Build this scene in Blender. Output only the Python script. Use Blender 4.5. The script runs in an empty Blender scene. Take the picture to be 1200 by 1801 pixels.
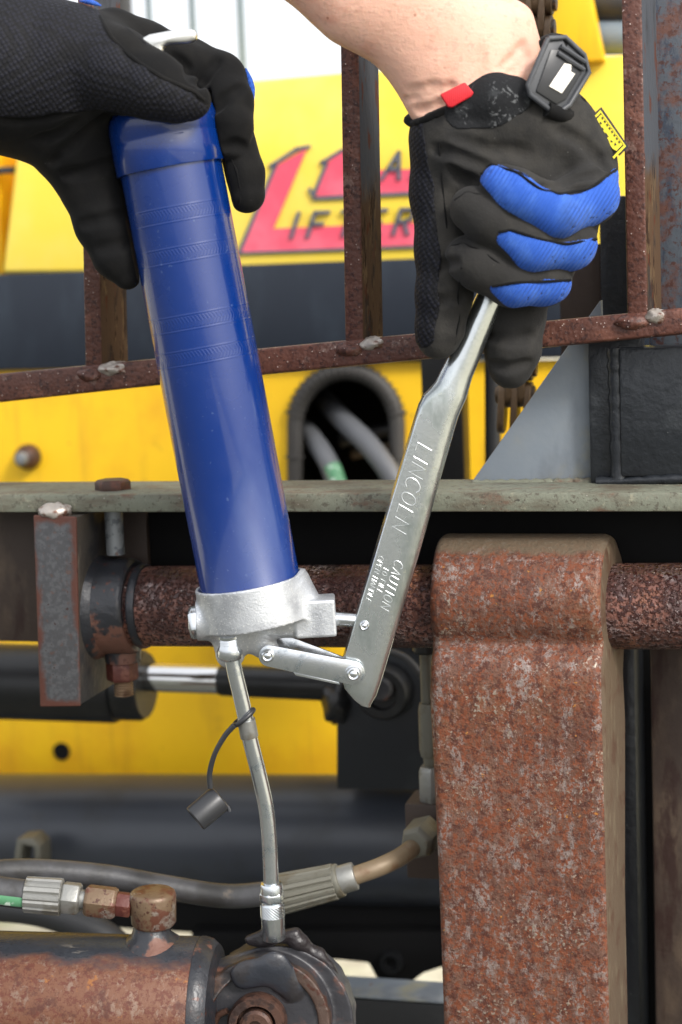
import bpy, bmesh, math, random
import numpy as np
from mathutils import Vector, Matrix

random.seed(7)
rng = np.random.default_rng(7)
SC = bpy.context.scene
COL = SC.collection

# ---------------------------------------------------------------- camera
S = 1.0 / 3150.0                 # metres for one photo pixel in the plane of the grease gun
DPX = 3200.0
PITCH, ROLL = math.radians(8.0), math.radians(1.5)
FWD = Vector((0, math.cos(PITCH), -math.sin(PITCH)))
UP0 = Vector((0, math.sin(PITCH), math.cos(PITCH)))
RGT = Vector((1, 0, 0)) * math.cos(ROLL) - UP0 * math.sin(ROLL)
UPV = Vector((1, 0, 0)) * math.sin(ROLL) + UP0 * math.cos(ROLL)
CAM = -FWD * (DPX * S)
cd = bpy.data.cameras.new("camera")
cam = bpy.data.objects.new("camera", cd); COL.objects.link(cam)
cam.matrix_world = Matrix(((RGT.x, UPV.x, -FWD.x, CAM.x), (RGT.y, UPV.y, -FWD.y, CAM.y),
                           (RGT.z, UPV.z, -FWD.z, CAM.z), (0, 0, 0, 1)))
cd.sensor_fit = 'VERTICAL'; cd.sensor_height = 36.0; cd.lens = 36.0 * DPX / 1801.0
cd.clip_start = 0.02; cd.clip_end = 3000
cd.dof.use_dof = True; cd.dof.focus_distance = (DPX + 40) * S; cd.dof.aperture_fstop = 5.6
SC.camera = cam

# ---------------------------------------------------------------- sky, sun, exposure
SUN_EL, SUN_AZ = math.radians(38), math.radians(142)     # azimuth clockwise from +Y (away from the camera)
w = bpy.data.worlds.new("World"); SC.world = w; w.use_nodes = True
nt = w.node_tree; nt.nodes.clear()
sky = nt.nodes.new("ShaderNodeTexSky"); sky.sky_type = 'NISHITA'; sky.sun_disc = False
sky.sun_elevation = SUN_EL; sky.sun_rotation = SUN_AZ
sky.air_density = 1.0; sky.dust_density = 6.0; sky.ozone_density = 1.0
hs = nt.nodes.new("ShaderNodeHueSaturation"); hs.inputs['Saturation'].default_value = 0.35
bg = nt.nodes.new("ShaderNodeBackground"); bg.inputs['Strength'].default_value = 0.13
out = nt.nodes.new("ShaderNodeOutputWorld")
veil = nt.nodes.new("ShaderNodeMix"); veil.data_type = 'RGBA'          # even white cloud cover over the clear sky
veil.inputs[0].default_value = 0.5; veil.inputs[7].default_value = (8.6, 8.8, 9.2, 1)
nt.links.new(sky.outputs[0], hs.inputs['Color']); nt.links.new(hs.outputs[0], veil.inputs[6]); nt.links.new(veil.outputs[2], bg.inputs[0]); nt.links.new(bg.outputs[0], out.inputs[0])
sl = bpy.data.lights.new("sun", 'SUN'); sl.energy = 1.5; sl.angle = math.radians(12); sl.color = (1.0, 0.96, 0.9)
so = bpy.data.objects.new("sun", sl); COL.objects.link(so)
sd = Vector((math.sin(SUN_AZ) * math.cos(SUN_EL), math.cos(SUN_AZ) * math.cos(SUN_EL), math.sin(SUN_EL)))
so.rotation_euler = sd.to_track_quat('Z', 'Y').to_euler(); so.location = sd * 20
vs = SC.view_settings
vs.view_transform = 'Standard'; vs.look = 'None'; vs.gamma = 1.0; vs.use_curve_mapping = False; vs.exposure = 0.75

# ---------------------------------------------------------------- pixel -> place
def ray(x, y):
    return FWD * DPX + RGT * (x - 600.0) + UPV * (900.5 - y)
def P(x, y, d=0.0):
    """point seen at photo pixel (x, y) that lies d gun-plane pixels behind the plane of the gun"""
    r = ray(x, y); t = (d * S - CAM.y) / r.y
    return CAM + r * t
def sz(px, d=0.0):
    return px * S * (DPX + d) / DPX
PSI, TAU = math.radians(15), 0.012
MX = Vector((math.cos(PSI), -math.sin(PSI), TAU)).normalized()
MY = Vector((math.sin(PSI), math.cos(PSI), 0))
MY = (MY - MX * MY.dot(MX)).normalized()
MZ = MX.cross(MY)
def PM(x, y, v):
    """the same on the machine's own plane, v pixels deep, turned by PSI to the camera"""
    r = ray(x, y); t = (v * S - CAM.dot(MY)) / r.dot(MY)
    return CAM + r * t
def mc(p):
    return p.dot(MX), p.dot(MY), p.dot(MZ)
def MP(u, v, w_):
    return MX * u + MY * v + MZ * w_

# ---------------------------------------------------------------- objects
WM = {}
def empty(name, loc, label, cat, group=None):
    o = bpy.data.objects.new(name, None); COL.objects.link(o)
    o.empty_display_size = 0.02
    o.location = loc; WM[o.name] = Matrix.Translation(loc)
    return tag(o, label, cat, group)
def tag(o, label=None, cat=None, group=None, kind=None):
    if label: o['label'] = label
    if cat: o['category'] = cat
    if group: o['group'] = group
    if kind: o['kind'] = kind
    return o
def make(name, verts, faces, mat, parent=None, basis=None, smooth=True, angle=38, origin=None):
    """verts in world metres -> one mesh object with its origin at the middle of its foot"""
    V = np.array([tuple(v) for v in verts], dtype=float)
    if origin is None:
        origin = Vector(((V[:, 0].min() + V[:, 0].max()) / 2, (V[:, 1].min() + V[:, 1].max()) / 2, V[:, 2].min()))
    B = basis if basis is not None else Matrix.Identity(3)
    W = Matrix.Translation(origin) @ B.to_4x4()
    Bn = np.array(B)
    L = (V - np.array(origin)) @ Bn
    me = bpy.data.meshes.new(name)
    me.from_pydata(L.tolist(), [], [list(map(int, f)) for f in faces])
    me.validate(); me.update()
    if smooth:
        me.polygons.foreach_set('use_smooth', [True] * len(me.polygons))
        me.set_sharp_from_angle(angle=math.radians(angle))
    o = bpy.data.objects.new(name, me); COL.objects.link(o)
    WM[o.name] = W
    if parent is not None:
        o.parent = parent
        o.matrix_basis = WM[parent.name].inverted() @ W
    else:
        o.matrix_basis = W
    me.materials.append(mat)
    return o
def add(parts):
    V, F = [], []
    for v, f in parts:
        n = len(V); V += [tuple(p) for p in v]; F += [[i + n for i in q] for q in f]
    return V, F
def clean(V, F, bevel=0.0, seg=2, which=None):
    bm = bmesh.new()
    vs_ = [bm.verts.new(tuple(v)) for v in V]
    for f in F:
        try: bm.faces.new([vs_[i] for i in f])
        except ValueError: pass
    bmesh.ops.remove_doubles(bm, verts=bm.verts, dist=1e-6)
    bmesh.ops.recalc_face_normals(bm, faces=bm.faces)
    if bevel > 0:
        es = [e for e in bm.edges if len(e.link_faces) == 2 and e.calc_face_angle(0) > math.radians(25) and (which is None or which(e))]
        bmesh.ops.bevel(bm, geom=es, offset=bevel, segments=seg, affect='EDGES', profile=0.5, clamp_overlap=True)
    bm.verts.index_update()
    V2 = [tuple(v.co) for v in bm.verts]; F2 = [[v.index for v in f.verts] for f in bm.faces]
    bm.free()
    return V2, F2
def prism(front, vec, bevel=0.0, seg=2, which=None):
    n = len(front); vec = Vector(vec)
    V = [Vector(p) for p in front] + [Vector(p) + vec for p in front]
    F = [list(range(n)), list(range(2 * n - 1, n - 1, -1))] + [[i, i + n, (i + 1) % n + n, (i + 1) % n] for i in range(n)]
    return clean(V, F, bevel, seg, which)
def ngon_prism(front, back, bevel=0.0, seg=2):
    n = len(front)
    V = list(front) + list(back)
    F = [list(range(n)), list(range(2 * n - 1, n - 1, -1))] + [[i, i + n, (i + 1) % n + n, (i + 1) % n] for i in range(n)]
    return clean(V, F, bevel, seg)
def boxm(u0, u1, v0, v1, w0, w1, bevel=0.0, seg=2):
    return prism([MP(u0, v0, w0), MP(u1, v0, w0), MP(u1, v0, w1), MP(u0, v0, w1)], MY * (v1 - v0), bevel, seg)
def mbox_px(x0, y0, x1, y1, v0, v1, bevel=2.0):
    """box square to the machine whose front face spans the given pixels on plane v0"""
    ym, xm = (y0 + y1) / 2, (x0 + x1) / 2
    u0 = mc(PM(x0, ym, v0))[0]; u1 = mc(PM(x1, ym, v0))[0]
    w0 = mc(PM(xm, y1, v0))[2]; w1 = mc(PM(xm, y0, v0))[2]
    return boxm(u0, u1, v0 * S, v1 * S, w0, w1, bevel * S)
def ppx(pts, d):
    return [P(x, y, d) for x, y in pts]
def pmx(pts, v):
    return [PM(x, y, v) for x, y in pts]
def perp(a):
    a = a.normalized(); h = Vector((0, 0, 1)) if abs(a.z) < 0.9 else Vector((0, -1, 0))
    s = a.cross(h).normalized(); return s, s.cross(a).normalized()
def lathe(A, axis, prof, seg=32, ref=None, phase=0.0, sq=None):
    """profile [(distance along axis, radius)] turned about the axis through A; closed at both ends"""
    a = Vector(axis).normalized()
    if ref is not None:
        s = (Vector(ref) - a * Vector(ref).dot(a)).normalized(); t = a.cross(s)
    else:
        s, t = perp(a)
    V, F = [], []
    for (h, r) in prof:
        for k in range(seg):
            ph = 2 * math.pi * k / seg + phase
            V.append(A + a * h + (s * math.cos(ph) + t * math.sin(ph)) * max(r, 1e-6))
    for i in range(len(prof) - 1):
        for k in range(seg):
            k2 = (k + 1) % seg
            F.append([i * seg + k, i * seg + k2, (i + 1) * seg + k2, (i + 1) * seg + k])
    F.append(list(range(seg - 1, -1, -1))); F.append([(len(prof) - 1) * seg + k for k in range(seg)])
    return V, F
def cyl(A, B, r, seg=32, ch=0.0, ref=None, phase=0.0):
    A, B = Vector(A), Vector(B); L = (B - A).length
    ch = min(ch, L * 0.45, r * 0.9)
    prof = [(0, r - ch), (ch * 0.3, r - ch * 0.3), (ch, r), (L - ch, r), (L - ch * 0.3, r - ch * 0.3), (L, r - ch)] if ch > 0 else [(0, r), (L, r)]
    return lathe(A, B - A, prof, seg, ref, phase)
def spline(pts, n=8):
    pts = [Vector(p) for p in pts]
    if len(pts) < 3: return pts
    Q = [pts[0] * 2 - pts[1]] + pts + [pts[-1] * 2 - pts[-2]]
    R = []
    for i in range(1, len(Q) - 2):
        for k in range(n):
            t = k / n; a, b, c, d = Q[i - 1], Q[i], Q[i + 1], Q[i + 2]
            R.append(0.5 * ((2 * b) + (c - a) * t + (2 * a - 5 * b + 4 * c - d) * t * t + (3 * b - a - 3 * c + d) * t ** 3))
    R.append(pts[-1]); return R
def tube(path, r, seg=16, n=8, smooth=True):
    pts = spline(path, n) if smooth else [Vector(p) for p in path]
    m = len(pts)
    rad = (lambda i: r) if not callable(r) else (lambda i: r(i / (m - 1)))
    tans = [(pts[min(i + 1, m - 1)] - pts[max(i - 1, 0)]).normalized() for i in range(m)]
    s, _ = perp(tans[0]); V, F = [], []
    for i in range(m):
        a = tans[i]; s = (s - a * s.dot(a)).normalized(); t = a.cross(s)
        for k in range(seg):
            ph = 2 * math.pi * k / seg
            V.append(pts[i] + (s * math.cos(ph) + t * math.sin(ph)) * rad(i))
    for i in range(m - 1):
        for k in range(seg):
            k2 = (k + 1) % seg
            F.append([i * seg + k, i * seg + k2, (i + 1) * seg + k2, (i + 1) * seg + k])
    F.append(list(range(seg - 1, -1, -1))); F.append([(m - 1) * seg + k for k in range(seg)])
    return V, F
def blob(c, rx, ry, rz, seed=0, rough=0.12, ax=(1, 0, 0), n=14):
    r_ = random.Random(seed); V, F = [], []
    ph = [(r_.uniform(2, 5), r_.uniform(0, 6.3), r_.uniform(2, 6), r_.uniform(0, 6.3)) for _ in range(4)]
    for i in range(n + 1):
        th = math.pi * i / n
        for k in range(2 * n):
            p = 2 * math.pi * k / (2 * n)
            q = 1 + rough * sum(math.sin(a * p + b) * math.sin(c_ * th + d) for a, b, c_, d in ph) / 2
            if i in (0, n): q = 1
            V.append(Vector(c) + Vector((rx * math.sin(th) * math.cos(p), ry * math.sin(th) * math.sin(p), rz * math.cos(th))) * q)
    m = 2 * n
    for i in range(n):
        for k in range(m):
            F.append([i * m + k, (i + 1) * m + k, (i + 1) * m + (k + 1) % m, i * m + (k + 1) % m])
    return clean(V, F)

# ---------------------------------------------------------------- signed distance modelling (gloves, skin, castings)
def sd_chain(G, pts, ys=1.0, k=0.004):
    """round cones along [(point, radius)], depth squeezed by ys"""
    D = None
    for (a, ra), (b, rb) in zip(pts[:-1], pts[1:]):
        a, b = np.array(a), np.array(b)
        sc = np.array([1, ys, 1]); A, B = a * sc, b * sc
        ab = B - A; L2 = max(float(ab @ ab), 1e-12)
        X = G[0] - A[0]; Y = G[1] * ys - A[1]; Z = G[2] - A[2]
        t = np.clip((X * ab[0] + Y * ab[1] + Z * ab[2]) / L2, 0, 1)
        d = np.sqrt((X - t * ab[0]) ** 2 + (Y - t * ab[1]) ** 2 + (Z - t * ab[2]) ** 2) - (ra + (rb - ra) * t)
        D = d if D is None else smin(D, d, k)
    return D
def smin(a, b, k):
    if k <= 0: return np.minimum(a, b)
    h = np.clip(0.5 + 0.5 * (b - a) / k, 0, 1)
    return b + (a - b) * h - k * h * (1 - h)
def smax(a, b, k): return -smin(-a, -b, k)
def sd_plane(G, p, n):
    n = Vector(n).normalized()
    return (G[0] - p[0]) * n[0] + (G[1] - p[1]) * n[1] + (G[2] - p[2]) * n[2]
def sd_cyl(G, A, B, r):
    A, B = np.array(A), np.array(B); a = B - A; L = np.linalg.norm(a); a = a / L
    X, Y, Z = G[0] - A[0], G[1] - A[1], G[2] - A[2]
    t = X * a[0] + Y * a[1] + Z * a[2]
    rad = np.sqrt(np.maximum((X - t * a[0]) ** 2 + (Y - t * a[1]) ** 2 + (Z - t * a[2]) ** 2, 0))
    return np.maximum(rad - r, np.abs(t - L / 2) - L / 2)
def sd_box(G, c, ax, half, rd=0.0):
    q = []
    for e, h in zip(ax, half):
        q.append(np.abs((G[0] - c[0]) * e[0] + (G[1] - c[1]) * e[1] + (G[2] - c[2]) * e[2]) - (h - rd))
    m = np.maximum(np.maximum(q[0], q[1]), q[2])
    out_ = np.sqrt(sum(np.maximum(x, 0) ** 2 for x in q))
    return out_ + np.minimum(m, 0) - rd
def grid(lo, hi, h):
    ax = [np.arange(l, u + h, h, dtype=np.float32) for l, u in zip(lo, hi)]
    return np.meshgrid(*ax, indexing='ij'), h
def surfnet(F, G, h):
    nx, ny, nz = F.shape
    ins = F < 0
    c = np.zeros((nx - 1, ny - 1, nz - 1), np.int8)
    for i in (0, 1):
        for j in (0, 1):
            for k in (0, 1):
                c += ins[i:nx - 1 + i, j:ny - 1 + j, k:nz - 1 + k]
    act = (c > 0) & (c < 8)
    I, J, K = np.nonzero(act)
    idx = -np.ones(act.shape, np.int64); idx[I, J, K] = np.arange(len(I))
    acc = np.zeros((len(I), 3)); cnt = np.zeros(len(I))
    cor = [(i, j, k) for i in (0, 1) for j in (0, 1) for k in (0, 1)]
    for a in range(8):
        for b in range(a + 1, 8):
            if sum(abs(p - q) for p, q in zip(cor[a], cor[b])) != 1: continue
            fa = F[I + cor[a][0], J + cor[a][1], K + cor[a][2]]; fb = F[I + cor[b][0], J + cor[b][1], K + cor[b][2]]
            m = (fa < 0) != (fb < 0)
            t = np.where(m, fa / np.where(m, fa - fb, 1), 0)
            for ax in range(3):
                acc[:, ax] += np.where(m, cor[a][ax] + t * (cor[b][ax] - cor[a][ax]), 0)
            cnt += m
    o = np.array([G[0][0, 0, 0], G[1][0, 0, 0], G[2][0, 0, 0]])
    V = o + (np.stack([I, J, K], 1) + acc / cnt[:, None]) * h
    quads = []
    s = ins
    for ax in range(3):
        sl0 = [slice(None)] * 3; sl1 = [slice(None)] * 3
        sl0[ax] = slice(0, -1); sl1[ax] = slice(1, None)
        e = s[tuple(sl0)] != s[tuple(sl1)]
        inn = s[tuple(sl0)]
        a1, a2 = (ax + 1) % 3, (ax + 2) % 3
        p = np.nonzero(e); p = np.stack(p, 1)
        ok = (p[:, a1] > 0) & (p[:, a2] > 0) & (p[:, a1] < F.shape[a1] - 1) & (p[:, a2] < F.shape[a2] - 1)
        p = p[ok]; fl = inn[p[:, 0], p[:, 1], p[:, 2]]
        def at(d1, d2):
            q = p.copy(); q[:, a1] += d1; q[:, a2] += d2
            return idx[q[:, 0], q[:, 1], q[:, 2]]
        qd = np.stack([at(-1, -1), at(0, -1), at(0, 0), at(-1, 0)], 1)
        qd = np.where(fl[:, None], qd, qd[:, ::-1])
        quads.append(qd)
    Q = np.concatenate(quads)
    Q = Q[(Q >= 0).all(1)]
    return V, Q

# ---------------------------------------------------------------- materials
def lin(r, g, b, k=1.0):
    f = lambda c: (c / 255 / 12.92 if c / 255 <= 0.04045 else ((c / 255 + 0.055) / 1.055) ** 2.4) * k
    return (f(r), f(g), f(b), 1.0)
class NB:
    def __init__(s, name):
        s.m = bpy.data.materials.new(name); s.m.use_nodes = True; s.t = s.m.node_tree
        s.b = s.t.nodes['Principled BSDF']
        s.tc = s.t.nodes.new('ShaderNodeTexCoord')
    def n(s, typ, **kw):
        q = s.t.nodes.new(typ)
        for k, v in kw.items(): setattr(q, k, v)
        return q
    def l(s, a, b): s.t.links.new(a, b)
    def vec(s, scale=(1, 1, 1), coord='Object', rot=(0, 0, 0)):
        mp = s.n('ShaderNodeMapping'); mp.inputs['Scale'].default_value = scale; mp.inputs['Rotation'].default_value = rot
        s.l(s.tc.outputs[coord], mp.inputs['Vector']); return mp.outputs[0]
    def math(s, op, a, b=0.0, c=None):
        q = s.n('ShaderNodeMath', operation=op)
        for i, x in enumerate((a, b) if c is None else (a, b, c)):
            if hasattr(x, 'links') or hasattr(x, 'is_linked'): s.l(x, q.inputs[i])
            else: q.inputs[i].default_value = x
        return q.outputs[0]
    def tex(s, kind, sc, det=4.0, dist=0.0, st=(1, 1, 1), rgh=0.55, coord='Object', rot=(0, 0, 0)):
        v = s.vec(st, coord, rot)
        if kind == 'noise':
            q = s.n('ShaderNodeTexNoise'); q.inputs['Scale'].default_value = sc; q.inputs['Detail'].default_value = det
            q.inputs['Roughness'].default_value = rgh; q.inputs['Distortion'].default_value = dist; s.l(v, q.inputs['Vector']); return q.outputs['Fac']
        if kind == 'vor':
            q = s.n('ShaderNodeTexVoronoi'); q.inputs['Scale'].default_value = sc; s.l(v, q.inputs['Vector']); return q.outputs['Distance']
        if kind == 'cell':
            q = s.n('ShaderNodeTexVoronoi'); q.inputs['Scale'].default_value = sc; s.l(v, q.inputs['Vector'])
            sp = s.n('ShaderNodeSeparateColor'); s.l(q.outputs['Color'], sp.inputs[0]); return sp.outputs[0]
        if kind == 'wave':
            q = s.n('ShaderNodeTexWave'); q.inputs['Scale'].default_value = sc; q.inputs['Distortion'].default_value = dist
            q.inputs['Detail'].default_value = det; s.l(v, q.inputs['Vector']); return q.outputs['Fac']
    def ramp(s, x, lo, hi):
        q = s.n('ShaderNodeMapRange', interpolation_type='SMOOTHSTEP')
        s.l(x, q.inputs['Value'])
        q.inputs['From Min'].default_value = lo; q.inputs['From Max'].default_value = hi; return q.outputs[0]
def mk(name, base, rough=0.5, metal=0.0, spec=0.5, layers=(), bumps=(), coat=0.0, coat_r=0.1, sheen=0.0, sss=0.0, dim=1.0):
    D_ = lambda c: (c[0] * dim, c[1] * dim, c[2] * dim, 1)
    b = NB(name); p = b.b
    p.inputs['Specular IOR Level'].default_value = spec
    p.inputs['Coat Weight'].default_value = coat; p.inputs['Coat Roughness'].default_value = coat_r
    p.inputs['Sheen Weight'].default_value = sheen
    if sss:
        p.inputs['Subsurface Weight'].default_value = sss; p.inputs['Subsurface Radius'].default_value = (1, 0.35, 0.2); p.inputs['Subsurface Scale'].default_value = 0.004
    col = b.n('ShaderNodeRGB'); col.outputs[0].default_value = D_(base); col = col.outputs[0]
    rv = b.n('ShaderNodeValue'); rv.outputs[0].default_value = rough; rv = rv.outputs[0]
    mv = b.n('ShaderNodeValue'); mv.outputs[0].default_value = metal; mv = mv.outputs[0]
    for L in layers:
        k = L.get('kind', 'noise')
        if k == 'edge':
            g = b.n('ShaderNodeSeparateXYZ'); b.l(b.tc.outputs['Generated'], g.inputs[0])
            d = None
            for ax in L['axes']:
                x = g.outputs[ax]; e = b.math('MINIMUM', x, b.math('SUBTRACT', 1.0, x))
                e = b.math('MULTIPLY', e, L.get('asp', {}).get(ax, 1.0))
                d = e if d is None else b.math('MINIMUM', d, e)
            nz = b.tex('noise', L['s'], 5.0)
            d = b.math('ADD', d, b.math('MULTIPLY', b.math('SUBTRACT', nz, 0.5), L.get('amp', 0.1)))
            mask = b.ramp(d, L['hi'], L['lo'])
        elif k == 'grad':
            g = b.n('ShaderNodeSeparateXYZ'); b.l(b.tc.outputs[L.get('coord', 'Generated')], g.inputs[0])
            nz = b.tex('noise', L['s'], 6.0, st=L.get('st', (1, 1, 1)))
            d = b.math('ADD', g.outputs[L['ax']], b.math('MULTIPLY', b.math('SUBTRACT', nz, 0.5), L.get('amp', 0.2)))
            mask = b.ramp(d, L['lo'], L['hi'])
        else:
            x = b.tex(k, L['s'], L.get('det', 5.0), L.get('dist', 0.0), L.get('st', (1, 1, 1)), L.get('rgh', 0.6))
            mask = b.ramp(x, L['lo'], L['hi'])
        if 'by' in L:
            y = b.tex('noise', L['by'][0], 3.0); mask = b.math('MULTIPLY', mask, b.ramp(y, L['by'][1], L['by'][2]))
        if 'a' in L: mask = b.math('MULTIPLY', mask, L['a'])
        mx = b.n('ShaderNodeMix', data_type='RGBA'); b.l(mask, mx.inputs[0]); b.l(col, mx.inputs[6]); mx.inputs[7].default_value = D_(L['c']); col = mx.outputs[2]
        for key, cur in (('r', 'rv'), ('m', 'mv')):
            if key in L:
                q = b.n('ShaderNodeMix', data_type='FLOAT'); b.l(mask, q.inputs[0]); q.inputs[3].default_value = L[key]
                if key == 'r': b.l(rv, q.inputs[2]); rv = q.outputs[0]
                else: b.l(mv, q.inputs[2]); mv = q.outputs[0]
    b.l(col, p.inputs['Base Color']); b.l(rv, p.inputs['Roughness']); b.l(mv, p.inputs['Metallic'])
    nrm = None
    for B in bumps:
        x = b.tex(B.get('kind', 'noise'), B['s'], B.get('det', 4.0), B.get('dist', 0.0), B.get('st', (1, 1, 1)), rot=B.get('rot', (0, 0, 0)))
        if 'lo' in B: x = b.ramp(x, B['lo'], B['hi'])
        q = b.n('ShaderNodeBump'); q.inputs['Strength'].default_value = B.get('k', 0.5); q.inputs['Distance'].default_value = B['d']
        b.l(x, q.inputs['Height'])
        if nrm is not None: b.l(nrm, q.inputs['Normal'])
        nrm = q.outputs[0]
    if nrm is not None: b.l(nrm, p.inputs['Normal'])
    return b.m
MT = {}
MT['fork'] = mk('rusted_fork_steel', lin(146, 106, 88), 0.5, 0.1, dim=.5, layers=[
    dict(c=lin(116, 74, 56), s=14, lo=.4, hi=.62, a=.8), dict(c=lin(178, 112, 64), s=9, lo=.5, hi=.66, a=.6),
    dict(c=lin(112, 66, 50), s=40, lo=.48, hi=.62, st=(1.6, 1, .35), a=.7),
    dict(c=lin(190, 172, 164), s=100, lo=.49, hi=.6, st=(1, 1, .5), rgh=.8, det=10, r=.36, m=.35),
    dict(c=lin(152, 80, 44), s=330, lo=.49, hi=.54, st=(1, 1, .8), rgh=.78, det=8, r=.7, m=0.0),
    dict(c=lin(96, 46, 28), s=190, lo=.51, hi=.58, rgh=.82, det=9, a=.95, r=.72, m=0.0),
    dict(c=lin(70, 36, 26), s=520, lo=.56, hi=.63, rgh=.75, a=.7, r=.7, m=0.0),
    dict(c=lin(228, 212, 192), s=420, lo=.57, hi=.64, by=(26, .48, .62), r=.18, m=.5),  # pale smooth speckles paint wet glints into the colour
    dict(c=lin(220, 146, 60), s=170, lo=.68, hi=.72, r=.6),
    dict(kind='grad', ax=2, c=lin(126, 112, 90), s=90, amp=.03, lo=.972, hi=.985, r=.75, m=0.0, a=.85)],
    bumps=[dict(s=420, d=.001, k=.8), dict(s=150, d=.001, k=.5)])
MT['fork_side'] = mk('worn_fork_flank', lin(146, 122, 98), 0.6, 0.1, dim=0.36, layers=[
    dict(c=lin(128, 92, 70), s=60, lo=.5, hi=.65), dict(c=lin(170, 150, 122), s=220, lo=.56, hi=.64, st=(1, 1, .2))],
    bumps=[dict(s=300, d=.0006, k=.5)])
MT['shaft'] = mk('pitted_rusty_shaft', lin(146, 98, 84), 0.34, 0.1, dim=.68, layers=[
    dict(c=lin(168, 150, 148), s=60, lo=.5, hi=.62, r=.26, m=.3),
    dict(c=lin(170, 112, 80), s=24, lo=.56, hi=.66, a=.8),
    dict(c=lin(80, 50, 46), s=40, lo=.42, hi=.56, a=.8),
    dict(c=lin(70, 38, 34), s=420, lo=.49, hi=.55, rgh=.7, r=.24, by=(30, .3, .45)),
    dict(c=lin(220, 205, 200), s=600, lo=.64, hi=.68, r=.15, m=.4)],
    bumps=[dict(s=420, d=.0012, k=.9, lo=.42, hi=.6), dict(kind='vor', s=380, d=-.0006, k=.5)])
MT['bar'] = mk('rusty_square_bar', lin(104, 62, 50), 0.5, 0.05, dim=0.66, layers=[
    dict(c=lin(132, 84, 68), s=60, lo=.5, hi=.66), dict(c=lin(150, 122, 112), s=100, lo=.58, hi=.66, a=.7, r=.35),
    dict(c=lin(70, 38, 32), s=260, lo=.52, hi=.6, rgh=.75),
    dict(c=lin(225, 205, 195), kind='vor', s=420, lo=.2, hi=.12, by=(300, .52, .6), r=.2)],
    bumps=[dict(s=380, d=.0005, k=.6), dict(kind='vor', s=420, d=-.0007, k=.4)])
MT['bar_side'] = mk('flaking_painted_bar', lin(112, 88, 68), 0.85, 0.0, spec=.12, dim=.5, layers=[
    dict(c=lin(150, 124, 92), s=140, lo=.52, hi=.62, st=(1, 1, .25), a=.8), dict(c=lin(70, 50, 38), s=120, lo=.52, hi=.6, st=(1, 1, .25), rgh=.7),
    dict(kind='grad', ax=2, c=lin(98, 102, 110), s=50, amp=.4, lo=.26, hi=.36, st=(1, 1, .4), r=.8),
    dict(c=lin(66, 66, 68), s=50, lo=.5, hi=.64, st=(1, 1, .3), a=.7), dict(c=lin(116, 66, 46), s=160, lo=.58, hi=.65, st=(1, 1, .3), a=.8)], bumps=[dict(s=300, d=.0006, k=.6, st=(1, 1, .4))])
MT['weld'] = mk('weld_bead', lin(172, 164, 156), 0.36, 0.4, dim=1.0, layers=[dict(c=lin(104, 70, 56), s=120, lo=.5, hi=.62)], bumps=[dict(s=200, d=.0008, k=.5)])
MT['greenbeam'] = mk('weathered_green_grey_paint', lin(136, 139, 122), 0.65, 0.0, dim=0.66, layers=[
    dict(c=lin(112, 104, 88), s=36, lo=.46, hi=.66, st=(.5, 1, 2)), dict(c=lin(120, 84, 66), s=60, lo=.52, hi=.66, a=.8, st=(.5, 1, 1), rgh=.75, det=8), dict(c=lin(84, 74, 62), s=300, lo=.54, hi=.62, a=.7, rgh=.7),
    dict(c=lin(176, 172, 148), s=160, lo=.6, hi=.7, a=.6), dict(c=lin(60, 54, 46), s=220, lo=.66, hi=.7, st=(.25, 1, 1), a=.8),
    dict(c=lin(205, 200, 190), kind='vor', s=240, lo=.1, hi=.05, by=(100, .5, .56))],
    bumps=[dict(s=160, d=.001, k=.5), dict(s=700, d=.0003, k=.5)])
MT['yellow'] = mk('yellow_machine_paint', lin(248, 198, 30), 0.45, 0.0, layers=[
    dict(c=lin(232, 172, 30), s=9, lo=.45, hi=.7), dict(c=lin(168, 120, 40), s=26, lo=.64, hi=.8, a=.5), dict(c=lin(196, 146, 40), s=20, lo=.52, hi=.7, st=(2.5, 1, .25), a=.45), dict(c=lin(120, 96, 50), s=150, lo=.68, hi=.73, a=.6)], bumps=[dict(s=40, d=.0006, k=.2)])
MT['yellow_overlit'] = mk('overlit_yellow_paint', lin(250, 218, 72), 0.5, 0.0, layers=[dict(c=lin(252, 226, 110), s=7, lo=.4, hi=.7)], bumps=[dict(s=30, d=.0006, k=.2)])  # paler copy of the yellow; the upper panel's strong light is in its colour
MT['axle'] = mk('glossy_black_tube_paint', lin(54, 58, 66), 0.34, 0.0, layers=[dict(c=lin(44, 46, 50), s=16, lo=.5, hi=.7, a=.7, r=.45), dict(c=lin(80, 76, 70), s=60, lo=.68, hi=.76, a=.4)], bumps=[dict(s=40, d=.0008, k=.3)])
MT['lugpaint'] = mk('dark_lug_paint', lin(24, 28, 34), 0.45, 0.0, layers=[dict(c=lin(40, 44, 48), s=30, lo=.5, hi=.7)], bumps=[dict(s=60, d=.0008, k=.3)])
MT['navy'] = mk('scuffed_blue_black_paint', lin(36, 42, 52), 0.5, 0.0, spec=.3, layers=[
    dict(c=lin(48, 56, 66), s=18, lo=.45, hi=.7, st=(1, 1, .4)), dict(c=lin(128, 134, 140), s=45, lo=.7, hi=.78, st=(.6, 1, 1), a=.6)],
    bumps=[dict(s=60, d=.0006, k=.3)])
MT['black'] = mk('black_machine_paint', lin(22, 23, 25), 0.4, 0.0, layers=[
    dict(c=lin(42, 42, 42), s=24, lo=.5, hi=.75, a=.7), dict(c=lin(70, 60, 50), s=60, lo=.66, hi=.78, a=.5)], bumps=[dict(s=120, d=.0008, k=.3)])
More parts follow.
